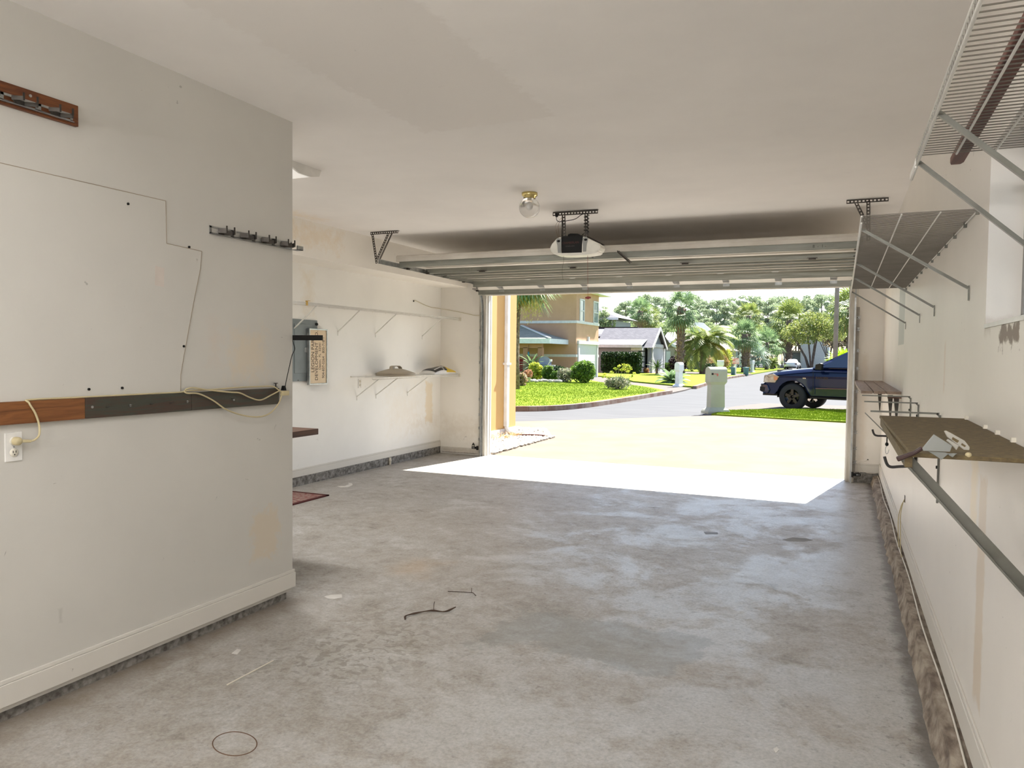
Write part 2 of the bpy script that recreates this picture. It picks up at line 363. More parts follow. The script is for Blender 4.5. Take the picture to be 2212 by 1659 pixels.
# ------------------------------------------------------------------ mesh helpers
class MB:
    def __init__(s): s.v = []; s.f = []; s.sm = []
    def add(s, vs, fs, smooth=False):
        o = len(s.v); s.v += [tuple(v) for v in vs]
        s.f += [tuple(o + i for i in f) for f in fs]; s.sm += [smooth] * len(fs)
        return s
    def box(s, x0, y0, z0, x1, y1, z1):
        x0, x1 = min(x0, x1), max(x0, x1); y0, y1 = min(y0, y1), max(y0, y1); z0, z1 = min(z0, z1), max(z0, z1)
        v = [(x0, y0, z0), (x1, y0, z0), (x1, y1, z0), (x0, y1, z0), (x0, y0, z1), (x1, y0, z1), (x1, y1, z1), (x0, y1, z1)]
        return s.add(v, [(0, 3, 2, 1), (4, 5, 6, 7), (0, 1, 5, 4), (1, 2, 6, 5), (2, 3, 7, 6), (3, 0, 4, 7)])
    def bar(s, p0, p1, w, h, up=(0, 0, 1)):
        """rectangular bar; w across, h along up"""
        p0 = Vector(p0); p1 = Vector(p1); d = (p1 - p0).normalized(); u = Vector(up)
        a = d.cross(u)
        if a.length < 1e-5: a = d.cross(Vector((1, 0, 0)))
        a.normalize(); b = a.cross(d).normalized()
        a = a * (w / 2); b = b * (h / 2)
        v = [p0 - a - b, p0 + a - b, p0 + a + b, p0 - a + b, p1 - a - b, p1 + a - b, p1 + a + b, p1 - a + b]
        return s.add(v, [(0, 1, 2, 3), (7, 6, 5, 4), (0, 4, 5, 1), (1, 5, 6, 2), (2, 6, 7, 3), (3, 7, 4, 0)])
    def cyl(s, p0, p1, r0, r1=None, n=12, caps=True, smooth=True):
        r1 = r0 if r1 is None else r1
        p0 = Vector(p0); p1 = Vector(p1); d = (p1 - p0).normalized()
        a = d.orthogonal().normalized(); b = d.cross(a)
        v = []
        for p, r in ((p0, r0), (p1, r1)):
            for i in range(n):
                t = 2 * math.pi * i / n; v.append(p + a * (r * math.cos(t)) + b * (r * math.sin(t)))
        s.add(v, [(i, (i + 1) % n, n + (i + 1) % n, n + i) for i in range(n)], smooth)
        if caps: s.add(v[:n], [tuple(reversed(range(n)))]); s.add(v[n:], [tuple(range(n))])
        return s
    def tube(s, pts, r, n=8, smooth=True):
        pts = [Vector(p) for p in pts]; rings = []
        prev = None
        for i, p in enumerate(pts):
            d = (pts[min(i + 1, len(pts) - 1)] - pts[max(i - 1, 0)]).normalized()
            a = d.orthogonal().normalized() if prev is None else (prev - d * prev.dot(d)).normalized()
            prev = a; b = d.cross(a)
            rr = r[i] if hasattr(r, '__len__') else r
            rings.append([p + a * (rr * math.cos(2 * math.pi * k / n)) + b * (rr * math.sin(2 * math.pi * k / n)) for k in range(n)])
        v = [q for ring in rings for q in ring]; f = []
        for i in range(len(pts) - 1):
            for k in range(n): f.append((i * n + k, i * n + (k + 1) % n, (i + 1) * n + (k + 1) % n, (i + 1) * n + k))
        s.add(v, f, smooth); s.add(rings[0], [tuple(reversed(range(n)))]); s.add(rings[-1], [tuple(range(n))])
        return s
    def lathe(s, prof, c, n=28, axis='z', smooth=True):
        """prof [(r, h)]"""
        v = []; f = []
        for r, h in prof:
            for k in range(n):
                t = 2 * math.pi * k / n; a, b = r * math.cos(t), r * math.sin(t)
                q = (a, b, h) if axis == 'z' else ((h, a, b) if axis == 'x' else (a, h, b))
                v.append((c[0] + q[0], c[1] + q[1], c[2] + q[2]))
        for i in range(len(prof) - 1):
            for k in range(n): f.append((i * n + k, i * n + (k + 1) % n, (i + 1) * n + (k + 1) % n, (i + 1) * n + k))
        return s.add(v, f, smooth)
    def prism(s, poly, axis, a0, a1, smooth=False):
        """2-D polygon extruded along axis: 'x' poly=(y,z); 'y' poly=(x,z); 'z' poly=(x,y)"""
        def q(p, a): return {'x': (a, p[0], p[1]), 'y': (p[0], a, p[1]), 'z': (p[0], p[1], a)}[axis]
        n = len(poly); v = [q(p, a0) for p in poly] + [q(p, a1) for p in poly]
        s.add(v, [tuple(range(n)), tuple(reversed(range(n, 2 * n)))])
        return s.add(v, [(i, n + i, n + (i + 1) % n, (i + 1) % n) for i in range(n)], smooth)
    def quad(s, *p): return s.add(p, [tuple(range(len(p)))])
    def sphere(s, c, r, nu=16, nv=10, sc=(1, 1, 1)):
        v = []; f = []
        for j in range(nv + 1):
            ph = math.pi * j / nv
            for i in range(nu):
                t = 2 * math.pi * i / nu
                v.append((c[0] + r * sc[0] * math.sin(ph) * math.cos(t), c[1] + r * sc[1] * math.sin(ph) * math.sin(t), c[2] + r * sc[2] * math.cos(ph)))
        for j in range(nv):
            for i in range(nu): f.append((j * nu + i, j * nu + (i + 1) % nu, (j + 1) * nu + (i + 1) % nu, (j + 1) * nu + i))
        return s.add(v, f, True)
    def build(s, name, mt, parent=None, bevel=0.0, origin=None):
        vs = np.array([tuple(v) for v in s.v], float)
        if parent is not None:
            off = Vector((0, 0, 0)); q = parent
            while q is not None: off = off + q.location; q = q.parent
        else:
            lo = vs.min(0); hi = vs.max(0)
            off = Vector(((lo[0] + hi[0]) / 2, (lo[1] + hi[1]) / 2, lo[2])) if origin is None else Vector(origin)
        vs = vs - np.array(off)
        me = bpy.data.meshes.new(name); me.from_pydata(vs.tolist(), [], s.f); me.update()
        me.polygons.foreach_set('use_smooth', s.sm)
        bm = bmesh.new(); bm.from_mesh(me)
        bmesh.ops.remove_doubles(bm, verts=bm.verts, dist=1e-6) if len(bm.verts) < 4000 else None
        if len(bm.faces) < 40000: bmesh.ops.recalc_face_normals(bm, faces=bm.faces)
        bm.to_mesh(me); bm.free()
        o = bpy.data.objects.new(name, me); COL.objects.link(o); me.materials.append(mt)
        if parent is not None: o.parent = parent
        else: o.location = off
        if bevel:
            b = o.modifiers.new('bevel', 'BEVEL'); b.width = bevel; b.segments = 2; b.limit_method = 'ANGLE'; b.angle_limit = R_(40)
        return o

def tag(o, label=None, cat=None, group=None, kind=None):
    if label: o['label'] = label
    if cat: o['category'] = cat
    if group: o['group'] = group
    if kind: o['kind'] = kind
    return o

def thing(name, loc, label, cat, group=None, rz=0.0):
    o = bpy.data.objects.new(name, None); COL.objects.link(o); o.location = loc; o.rotation_euler.z = rz
    o.empty_display_size = 0.1
    return tag(o, label, cat, group)

def struct(o): o['kind'] = 'structure'; return o

def copy_tree(o, parent=None):
    c = o.copy(); COL.objects.link(c); c.parent = parent
    for ch in o.children: copy_tree(ch, c)
    return c

def place_copy(src, loc, rz=0.0, label=None, sc=None, group=None):
    c = copy_tree(src); c.location = loc; c.rotation_euler.z = rz
    if sc: c.scale = (sc, sc, sc) if not hasattr(sc, '__len__') else sc
    if label: c['label'] = label
    if group: c['group'] = group
    return c

def text_part(name, body, size, origin, right, up, mt, parent, extrude=0.0005, align='LEFT', sx=1.0):
    """lettering as a mesh part; origin = left end of the baseline, right/up = directions of the line"""
    cu = bpy.data.curves.new(name, 'FONT'); cu.body = body; cu.size = size; cu.extrude = extrude; cu.align_x = align
    t = bpy.data.objects.new(name, cu); COL.objects.link(t)
    dg = bpy.context.evaluated_depsgraph_get(); dg.update()
    me = bpy.data.meshes.new_from_object(t.evaluated_get(dg))
    bpy.data.objects.remove(t); bpy.data.curves.remove(cu)
    r = Vector(right).normalized(); u = Vector(up).normalized(); n = r.cross(u)
    off = Vector((0, 0, 0)); q = parent
    while q is not None: off = off + q.location; q = q.parent
    for v in me.vertices:
        v.co = Vector(origin) + r * (v.co.x * sx) + u * v.co.y + n * v.co.z - off
    me.materials.clear(); me.materials.append(mt); me.name = name
    o = bpy.data.objects.new(name, me); COL.objects.link(o); o.parent = parent
    return o

def bez(pts, n=8):
    """Catmull-Rom through points"""
    P = [Vector(p) for p in pts]; P = [P[0] * 2 - P[1]] + P + [P[-1] * 2 - P[-2]]; out = []
    for i in range(1, len(P) - 2):
        for k in range(n):
            t = k / n
            out.append(0.5 * ((2 * P[i]) + (-P[i - 1] + P[i + 1]) * t + (2 * P[i - 1] - 5 * P[i] + 4 * P[i + 1] - P[i + 2]) * t * t + (-P[i - 1] + 3 * P[i] - 3 * P[i + 1] + P[i + 2]) * t ** 3))
    out.append(P[-2]); return out

# ------------------------------------------------------------------ the garage shell
XR, XP, YP, XL, YD, ZC = 0.465, -3.08, 3.70, -5.636, 10.18, 2.911
YB, YO = -2.6, 10.33
XS, ZS = -5.19, 2.528
JL, JR, ZH = -4.86, 0.085, 2.44

struct(MB().box(XL - .15, YB, -0.12, XR + .15, YO, 0).build('floor', m_floor))
struct(MB().box(XL - .15, YB, ZC, XR + .15, YO, ZC + .12).build('ceiling', m_ceiling))
struct(MB().box(XL - .15, YP, 0, XL, YO, ZC).build('wall_left', m_wall_left))
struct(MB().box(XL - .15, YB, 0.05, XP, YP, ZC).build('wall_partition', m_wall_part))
struct(MB().box(XL - .15, YB - .15, 0, XR + .15, YB, ZC).build('wall_back', m_wall_front))
struct(MB().box(XL, YP + .0, ZS, XS, YD, ZC).build('trim_1', m_soffit))        # boxed soffit along the left wall
# right wall with its window opening
wy0, wy1, wz0, wz1 = 2.20, 3.13, 1.645, 2.262
b = MB()
b.box(XR, YB, 0, XR + .15, wy0, ZC); b.box(XR, wy1, 0, XR + .15, YO, ZC)
b.box(XR, wy0, 0, XR + .15, wy1, wz0); b.box(XR, wy0, wz1, XR + .15, wy1, ZC)
struct(b.build('wall_right', m_wall_right))
fr = MB()
fx0, fx1 = XR + .105, XR + .135
for (a, c, d, e) in ((wy0, wy0 + .035, wz0, wz1), (wy1 - .035, wy1, wz0, wz1), (wy0, wy1, wz0, wz0 + .035), (wy0, wy1, wz1 - .035, wz1)):
    fr.box(fx0, a, d, fx1, c, e)
fr.box(fx0 + .005, wy0, (wz0 + wz1) / 2 - .012, fx1, wy1, (wz0 + wz1) / 2 + .012)
wo = struct(fr.build('window_1', M('window_aluminium', (0.30, 0.30, 0.29), rough=0.5, metal=0.4)))
MB().box(fx0 + .012, wy0 + .03, wz0 + .03, fx0 + .016, wy1 - .03, wz1 - .03).build('pane', m_glass, wo)
sl = MB().box(XR - .004, wy0, wz0 - .012, XR + .105, wy1, wz0 + .003)
struct(sl.build('trim_2', M('window_ledge', (0.74, 0.75, 0.72), rough=0.5)))
# front wall around the door opening
struct(MB().box(XL, YD, 0, JL - .02, YO, ZC).box(JR + .02, YD, 0, XR, YO, ZC).box(JL - .02, YD, ZH + .02, JR + .02, YO, ZC).build('wall_front', m_wall_front))
# wooden jambs
for nm, x0, x1 in (('trim_3', JL - .02, JL), ('trim_4', JR, JR + .02)):
    jb = MB().box(x0, YD - .02, 0.0, x1, YO + .02, ZH)
    sgn = -1 if nm == 'trim_3' else 1
    jb.box(x0 if sgn < 0 else x1, YD - .022, 0, (x0 - .09) if sgn < 0 else (x1 + .07), YD - .001, ZH + .06)
    struct(jb.build(nm, m_jamb))
    # stop moulding and outer brick mould
    xi = JL if sgn < 0 else JR
    st = MB().box(xi, YD + .05, 0, xi - sgn * .012, YD + .10, ZH)
    st.box(xi - sgn * .004, YO, 0, xi + sgn * .07, YO + .035, ZH + .07)
    struct(st.build('trim_5' if sgn < 0 else 'trim_6', m_trimw))
struct(MB().box(JL, YD - .02, ZH, JR, YO + .03, ZH + .02).build('trim_7', m_jamb))
# stem walls, baseboards with a cap bead, raised concrete kerb
struct(MB().box(XL - .1, YP, 0, XL + .012, YD, .105).build('trim_8', m_stem))
struct(MB().box(XP - .3, YB, -.001, XP - .022, YP - .03, .072).build('trim_9', m_stem))
def baseboard(nm, pts, z0, z1, th, mt):
    """pts: inner line; boards stand proud by th on the +n side"""
    b = MB()
    for (x0, y0, x1, y1, nx, ny) in pts:
        def slab(t, a, c):
            b.box(min(x0, x1, x0 + nx * t, x1 + nx * t), min(y0, y1, y0 + ny * t, y1 + ny * t), a,
                  max(x0, x1, x0 + nx * t, x1 + nx * t), max(y0, y1, y0 + ny * t, y1 + ny * t), c)
        slab(th, z0, z1 - .018); slab(th * .62, z1 - .017, z1)
    return struct(b.build(nm, mt, bevel=.002))
baseboard('baseboard_left', [(XL, YP, XL, YD, 1, 0)], .105, .197, .016, m_base)
baseboard('baseboard_partition', [(XP, YB, XP, YP + .012, 1, 0), (XP - 1.5, YP, XP, YP, 0, 1)], .072, .18, .016, m_base)
baseboard('baseboard_front', [(XL + .016, YD, JL - .115, YD, 0, -1)], .02, .105, .016, m_base)
baseboard('baseboard_right', [(XR, YB, XR, YD, -1, 0)], .118, .244, .014, m_base)
baseboard('baseboard_front_right', [(JR + .10, YD, XR - .014, YD, 0, -1)], .128, .235, .016, m_base)
struct(MB().box(JR + .095, YD - .012, 0, XR, YD, .127).build('trim_10', m_stem))
# kerb: rough broken edge
kb = MB(); n = 150
for i in range(n):
    y0 = YB + (YD - .03 - YB) * i / n; y1 = YB + (YD - .03 - YB) * (i + 1) / n
    if i == 0: prev = (.395, .37)
    cur = (.392 + RNG.normal(0, .0035) + .004 * math.sin(i * .7), .366 + RNG.normal(0, .006))
    kb.add([(prev[1], y0, 0), (prev[0] - .008, y0, .05), (prev[0], y0, .098), (.47, y0, .103), (cur[1], y1, 0), (cur[0] - .008, y1, .05), (cur[0], y1, .098), (.47, y1, .103)],
           [(0, 1, 5, 4), (1, 2, 6, 5), (2, 3, 7, 6)]); prev = cur
struct(kb.build('trim_11', m_curb))

# ------------------------------------------------------------------ things on the partition
# stained board with a steel clip rack, upper left
def clip_rack(t, y0, y1, z0, z1, x, n, rot=0.0):
    """pressed steel rail with n spring clips, on the partition face"""
    fr = MB(); th = .003
    fr.box(x, y0, z1 - .010, x + th, y1, z1); fr.box(x, y0, z0, x + th, y1, z0 + .010)
    fr.box(x, y0, z0, x + .012, y1, z0 + .003)
    L = (y1 - y0) / n
    for i in range(n + 1):
        c = y0 + L * i; fr.box(x, max(y0, c - .012), z0, x + th, min(y1, c + .012), z1)
    o = fr.build('rail', m_galv, t)
    for i in range(n):
        c = y0 + L * (i + .5); k = MB(); h0, h1 = z0 + .008, z1 - .012
        for sg in (-1, 1):
            k.prism([(x + th, c + sg * .02), (x + .035, c + sg * .055), (x + .07, c + sg * .03), (x + .068, c + sg * .026), (x + .036, c + sg * .049), (x + th, c + sg * .014)], 'z', h0, h1)
            k.box(x + .066, c + sg * .028 - .003, h0, x + .072, c + sg * .028 + .003, h1 + .014)
        k.box(x + .002, c - .02, h0, x + .006, c + .02, h1)
        k.build('spring_clip', m_galvd, t)
t = thing('tool_rack_board', (XP, 1.9, 2.48), 'dark stained wooden board carrying a long steel clip rack, high on the left wall', 'tool rack')
MB().prism([(1.30, 2.487), (2.283, 2.487), (2.283, 2.577), (1.30, 2.577)], 'x', XP, XP + .02).build('board', m_oak, t, bevel=.002)
clip_rack(t, 1.34, 2.255, 2.497, 2.533, XP + .02, 6)
MB().cyl((XP + .02, 2.07, 2.553), (XP + .024, 2.07, 2.553), .006).build('screw', m_galv, t)
t = thing('tool_clip_rack', (XP, 3.4, 2.14), 'bare steel clip rack with four spring clips by the corner of the left wall', 'tool rack')
t.location = (XP, 3.04, 2.141)
clip_rack(t, 3.04, 3.69, 2.141, 2.186, XP + .001, 4)
k = MB().box(XP + .002, 3.69, 2.141, XP + .05, 3.74, 2.144).box(XP + .04, 3.69, 2.141, XP + .05, 3.74, 2.166)
k.build('rail_end', m_galv, t)

# painted access panel with its cut outline
pts = [(1.0, 1.304), (1.0, 2.255), (2.757, 2.26), (2.761, 2.052), (2.985, 2.042), (2.975, 1.95), (2.931, 1.78), (2.865, 1.50), (2.843, 1.40), (2.841, 1.304)]
t = thing('wall_panel', (XP, 2.0, 1.304), 'painted plywood access panel with a stepped edge set against the left wall', 'wall panel')
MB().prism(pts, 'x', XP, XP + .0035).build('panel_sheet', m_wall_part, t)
gl = MB()
for a, c in zip(pts[1:-1], pts[2:]):
    gl.bar((XP + .0037, a[0], a[1]), (XP + .0037, c[0], c[1]), .003, .0012, up=(1, 0, 0))
gl.build('edge_gap', m_line, t)
for (y, z) in ((2.54, 2.205), (2.90, 2.053), (2.862, 1.545), (2.50, 1.345), (2.33, 1.345)):
    MB().cyl((XP + .003, y, z), (XP + .009, y, z), .006, n=10).build('screw', m_black, t)
MB().prism([(2.688, 1.84), (2.742, 1.835), (2.745, 1.928), (2.692, 1.935)], 'x', XP + .0035, XP + .0042).build('paint_patch', M('pink_grey_paint', (0.60, 0.54, 0.49)), t)

# long peg board
t = thing('peg_rail', (XP, 2.2, 1.21), 'long horizontal rail of brown and faded green boards on the left wall', 'wall rail')
MB().prism([(0.8, 1.216), (2.298, 1.216), (2.298, 1.308), (0.8, 1.308)], 'x', XP, XP + .022).build('pine_board', m_pine, t, bevel=.0015)['label'] = 'varnished pine board'
MB().prism([(2.300, 1.216), (2.895, 1.215), (2.895, 1.308), (2.300, 1.308)], 'x', XP, XP + .022).build('green_board', m_greenwood, t, bevel=.0015)
MB().prism([(2.898, 1.215), (3.556, 1.213), (3.556, 1.307), (2.898, 1.308)], 'x', XP, XP + .022).build('green_board', m_greenwood, t, bevel=.0015)
for y in (2.40, 2.52, 2.64, 2.755, 2.86, 3.02, 3.17):
    MB().tube([(XP + .02, y, 1.262), (XP + .034, y + .004, 1.262), (XP + .040, y + .012, 1.268)], .0018, 6).build('bent_nail', m_galvd, t)
for (y, z) in ((2.333, 1.266), (2.53, 1.262), (2.868, 1.262), (3.19, 1.255)):
    MB().cyl((XP + .02, y, z), (XP + .024, y, z), .006, n=10).build('screw', m_galv, t)

# duplex outlet with the cord plugged in
def outlet(loc, nrm, label, w=.07, h=.118):
    t = thing('wall_outlet', loc, label, 'outlet')
    x, y, z = loc
    def P(a, dd): return (x + nrm * dd, y + a)
    b = MB().box(x, y - w / 2, z, x + nrm * .006, y + w / 2, z + h); b.build('cover_plate', m_plastw, t, bevel=.002)
    for zz in (z + .036, z + .083):
        MB().lathe([(0.0, .004), (.0165, .004), (.0175, .001), (.0175, 0)], (x + nrm * .006, y, zz), 20, 'x').build('receptacle', m_plast, t)
        for dy in (-.006, .006): MB().box(x + nrm * .0098, y + dy - .0012, zz - .001, x + nrm * .0108, y + dy + .0012, zz + .008).build('slot', m_black, t)
        MB().cyl((x + nrm * .0098, y, zz - .008), (x + nrm * .0108, y, zz - .008), .0025, n=8).build('slot', m_black, t)
    MB().cyl((x + nrm * .006, y, z + h / 2), (x + nrm * .0075, y, z + h / 2), .003, n=8).build('screw', m_galv, t)
    return t
outlet((XP, 1.993, 1.064), 1, 'white duplex wall outlet below the wooden rail on the left wall')

t = thing('extension_cord', (XP, 2.0, 1.14), 'beige flat extension cord plugged into the left outlet and draped along the wooden rail', 'extension cord')
X1 = XP + .026
cp = [(X1 + .004, 2.035, 1.143), (X1 + .014, 2.055, 1.147), (X1 + .012, 2.077, 1.165), (X1 + .006, 2.082, 1.205), (X1 + .004, 2.068, 1.255), (X1, 2.045, 1.300), (X1 - .012, 2.06, 1.312), (X1 - .013, 2.30, 1.3115),
      (X1 - .014, 2.6, 1.3115), (X1 - .014, 2.84, 1.3115), (X1 - .006, 2.86, 1.325), (X1, 2.90, 1.332), (X1 + .008, 2.99, 1.318), (X1 + .012, 3.14, 1.300), (X1 + .012, 3.22, 1.292), (X1 + .012, 3.30, 1.262), (X1 + .012, 3.38, 1.245), (X1 + .012, 3.47, 1.270), (X1 + .008, 3.55, 1.294)]
MB().tube(bez(cp, 6), .0042, 8).build('cable', m_cordb, t)
cp2 = [(X1 - .004, 2.845, 1.318), (X1 + .004, 2.86, 1.306), (X1 + .010, 2.93, 1.300), (X1 + .014, 3.02, 1.262), (X1 + .014, 3.12, 1.205), (X1 + .012, 3.25, 1.165), (X1 + .012, 3.37, 1.150), (X1 + .012, 3.46, 1.165), (X1 + .012, 3.53, 1.215), (X1 + .010, 3.56, 1.262)]
MB().tube(bez(cp2, 6), .0042, 8).build('cable', m_cordb, t)
cp3 = [(X1 - .006, 2.86, 1.318), (X1 - .004, 3.05, 1.318), (X1 - .004, 3.20, 1.322), (X1 - .004, 3.40, 1.322), (X1 - .002, 3.50, 1.318), (X1 + .008, 3.54, 1.295), (X1 + .010, 3.57, 1.280)]
MB().tube(bez(cp3, 6), .0038, 8).build('cable', m_cordb, t)
MB().lathe([(0, .026), (.012, .026), (.017, .018), (.0175, 0)], (XP + .0115, 1.997, 1.147), 18, 'x').build('plug', m_cordb, t)
MB().bar((XP + .028, 2.004, 1.147), (XP + .032, 2.045, 1.143), .018, .012).build('plug_neck', m_cordb, t, bevel=.003)
MB().box(X1 - .002, 3.560, 1.262, X1 + .022, 3.615, 1.290).build('socket_block', m_cordb, t, bevel=.002)
t = thing('spool_hook', (XP, 3.52, 1.31), 'small dark spool shaped hook on the right end of the wooden rail', 'hook')
sp = MB().cyl((XP + .014, 3.535, 1.308), (XP + .014, 3.535, 1.336), .004).cyl((XP + .014, 3.535, 1.334), (XP + .014, 3.535, 1.338), .012).cyl((XP + .014, 3.535, 1.312), (XP + .014, 3.535, 1.315), .012)
sp.build('spool', m_galvd, t)
t = thing('lamp_cord', (X1, 3.59, 1.29), 'thin black cord running up from the socket block to the wall corner', 'cord')
MB().prism([(-.014, 0), (.014, 0), (.006, .028), (-.006, .028)], 'y', 0, .018).build('plug', m_black, t)
for o in t.children:
    for v in o.data.vertices: v.co = v.co + Vector(t.location) + Vector((0, -.009, .002))
MB().tube(bez([(X1 + .01, 3.592, 1.315), (X1 + .012, 3.602, 1.36), (X1 + .01, 3.628, 1.43), (X1 + .008, 3.655, 1.50), (X1 + .0, 3.690, 1.54), (XP + .004, 3.704, 1.575), (XP - .01, 3.712, 1.60)], 6), .0024, 6).build('cable', m_black, t)
t = thing('black_bracket_arm', (XP - .2, YP, 1.595), 'flat black bar sticking out past the corner of the left wall', 'bracket')
MB().box(XP - .30, YP + .0, 1.594, XP + .215, YP + .018, 1.6255).build('arm', m_black, t, bevel=.001)

# ------------------------------------------------------------------ left bay
# ceiling wrap light, its near end showing
t = thing('wrap_ceiling_light', (-4.3, 4.65, ZC), 'white fluorescent wrap light on the ceiling behind the left wall corner', 'ceiling light')
pf = [(4.415, ZC), (4.44, ZC - .045), (4.52, ZC - .068), (4.64, ZC - .068), (4.735, ZC - .045), (4.76, ZC)]
me_, ne_, be_ = nodes('lit_wrap_diffuser'); be_.inputs['Base Color'].default_value = (.75, .74, .71, 1); be_.inputs['Emission Color'].default_value = (1, .96, .9, 1); be_.inputs['Emission Strength'].default_value = .35
MB().prism(pf, 'x', -4.95, -3.70).build('diffuser', me_, t)
pf2 = [(y + (-.004 if y < 4.59 else .004), z - (.004 if z < ZC else 0)) for y, z in pf]
MB().prism(pf2, 'x', -3.705, -3.688).build('end_cap', m_plastw, t)
# two added fill lights shaped as wrap fixtures, unseen behind the camera
m_fill_cover = M('fill_lamp_cover', (0.8, 0.8, 0.78), rough=.4)
for lx, ly, lb in ((-1.35, 1.30, 'added fill light shaped as a wrap fixture, nearer of two unseen behind the viewer'), (-1.35, -1.0, 'added fill light shaped as a wrap fixture, unseen near the back wall')):
    t = thing('wrap_ceiling_light', (lx, ly, ZC), lb, 'ceiling light')
    MB().prism([(ly - .17, ZC), (ly - .15, ZC - .045), (ly - .07, ZC - .068), (ly + .07, ZC - .068), (ly + .15, ZC - .045), (ly + .17, ZC)], 'x', lx - .62, lx + .62).build('diffuser', m_fill_cover, t)
    ld = bpy.data.lights.new('tube_light', 'AREA'); ld.shape = 'RECTANGLE'; ld.size = 1.2; ld.size_y = .3; ld.energy = 20; ld.color = (1.0, .99, .98); ld.spread = R_(170)
    lo = bpy.data.objects.new('tube_light', ld); COL.objects.link(lo); lo.parent = t; lo.location = (0, 0, -.075)
t = [o for o in COL.objects if o.name == 'wrap_ceiling_light'][0]
ld = bpy.data.lights.new('tube_light', 'AREA'); ld.shape = 'RECTANGLE'; ld.size = 1.1; ld.size_y = .25; ld.energy = 40; ld.color = (1.0, .975, .94)
lo = bpy.data.objects.new('tube_light', ld); COL.objects.link(lo); lo.parent = t; lo.location = (-.02, -.06, -.075)
# two added fill lamps on the back wall, out of view, brightening the room
for fx, lb in ((-2.2, 'left added fill lamp of two high on the back wall, unseen behind the viewer'), (-.6, 'right added fill lamp of two high on the back wall, unseen behind the viewer')):
    t = thing('fill_lamp', (fx, YB, 2.05), lb, 'floodlight', 'added fill lamps on the back wall')
    MB().box(fx - .26, YB + .03, 1.92, fx + .26, YB + .10, 2.28).build('housing', m_galvd, t, bevel=.01)
    MB().box(fx - .03, YB, 2.05, fx + .03, YB + .03, 2.15).build('wall_mount', m_galvd, t)
    MB().box(fx - .23, YB + .10, 1.95, fx + .23, YB + .103, 2.25).build('front_glass', m_fill_cover, t)
    ld = bpy.data.lights.new('fill_light', 'AREA'); ld.shape = 'RECTANGLE'; ld.size = .46; ld.size_y = .30; ld.energy = 105; ld.color = (1.0, .99, .98)
    lo = bpy.data.objects.new('fill_light', ld); COL.objects.link(lo); lo.parent = t; lo.location = (0, .11, .05); lo.rotation_euler = (R_(138), 0, 0)
# electric panel
t = thing('breaker_panel', (XL, 6.95, 1.19), 'grey metal breaker panel on the far left wall', 'electric panel')
MB().box(XL, 6.70, 1.193, XL + .018, 7.187, 1.895).build('cover', M('grey_enamel', (0.17, 0.20, 0.21), (0.15, 0.175, 0.185), rough=0.5), t, bevel=.003)
MB().box(XL + .018, 6.78, 1.285, XL + .024, 7.085, 1.845).build('door', M('grey_enamel_door', (0.185, 0.215, 0.225), rough=0.5), t, bevel=.003)
MB().box(XL + .024, 6.945, 1.52, XL + .030, 7.005, 1.575).build('latch', m_galv, t, bevel=.002)
MB().cyl((XL + .018, 7.165, 1.85), (XL + .035, 7.165, 1.85), .016).build('knockout_plug', m_black, t)
for (y, z) in ((6.845, 1.205), (6.835, 1.57)): MB().cyl((XL + .018, y, z), (XL + .021, y, z), .006).build('screw', m_galvd, t)
# the framed sign, turned on its side
t = thing('company_sign', (XL, 7.15, 1.165), 'cream framed company sign turned on its side, leaning over the grey breaker panel', 'sign')
sy0, sy1, sz0, sz1 = 6.998, 7.308, 1.160, 1.785
sxx = XL + .042
MB().box(sxx, sy0, sz0, sxx + .012, sy1, sz1).build('board', M('cream_sign_board', (0.72, 0.58, 0.40), (0.68, 0.53, 0.35), scale=8, rough=0.6), t)
f = MB(); fw = .012
for (a, c, d, e) in ((sy0 - fw, sy0 + .004, sz0 - fw, sz1 + fw), (sy1 - .004, sy1 + fw, sz0 - fw, sz1 + fw), (sy0, sy1, sz0 - fw, sz0 + .004), (sy0, sy1, sz1 - .004, sz1 + fw)):
    f.box(XL + .030, a, d, sxx + .022, c, e)
f.build('frame', m_galv, t, bevel=.002)
m_ink = M('sign_ink', (0.045, 0.025, 0.02), rough=0.7)
tx = sxx + .0125
for body, yy, size, z0, sx in (('LEGION PARK', sy0 + .085, .075, 1.29, 0.90), ('DEVELOPMENT CO.', sy0 + .150, .070, 1.195, 0.93), ('Destin,  FL  32541', sy0 + .205, .055, 1.32, 0.78), ('904-837-0264   800-718-1', sy0 + .272, .060, 1.22, 0.76)):
    text_part('lettering', body, size, (tx, yy, z0), (0, 0, 1), (0, -1, 0), m_ink, t, .0006, sx=sx)
# left wall outlet
outlet((XL, 8.06, 1.075), 1, 'white outlet below the lower shelf on the far left wall', .07, .115)
# work shelf plank behind the partition
t = thing('workbench_plank', (-4.2, YP, .93), 'dark brown wooden plank end showing past the left wall corner', 'plank')
MB().box(-4.6, YP + .001, .925, -3.475, 4.46, .968).build('plank', m_darkwood, t, bevel=.003)
MB().box(-4.5, YP + .001, .80, -4.42, 4.2, .925).build('bracket', m_darkwood, t)
t = thing('red_rug', (-5.3, 6.0, 0), 'dark red patterned rug corner lying on the concrete by the left wall corner', 'rug')
MB().box(-5.5, 5.1, 0, -4.96, 6.53, .009).build('pile', M('rug_pile', (0.20, 0.055, 0.05), (0.32, 0.24, 0.20), scale=30, rough=1), t)
rb = MB()
rb.box(-5.5, 5.1, .0, -4.925, 5.14, .012); rb.box(-4.995, 5.1, 0, -4.955, 6.53, .012); rb.box(-5.5, 6.50, 0, -4.955, 6.54, .012)
rb.build('border', M('rug_border', (0.085, 0.015, 0.012), rough=1), t)
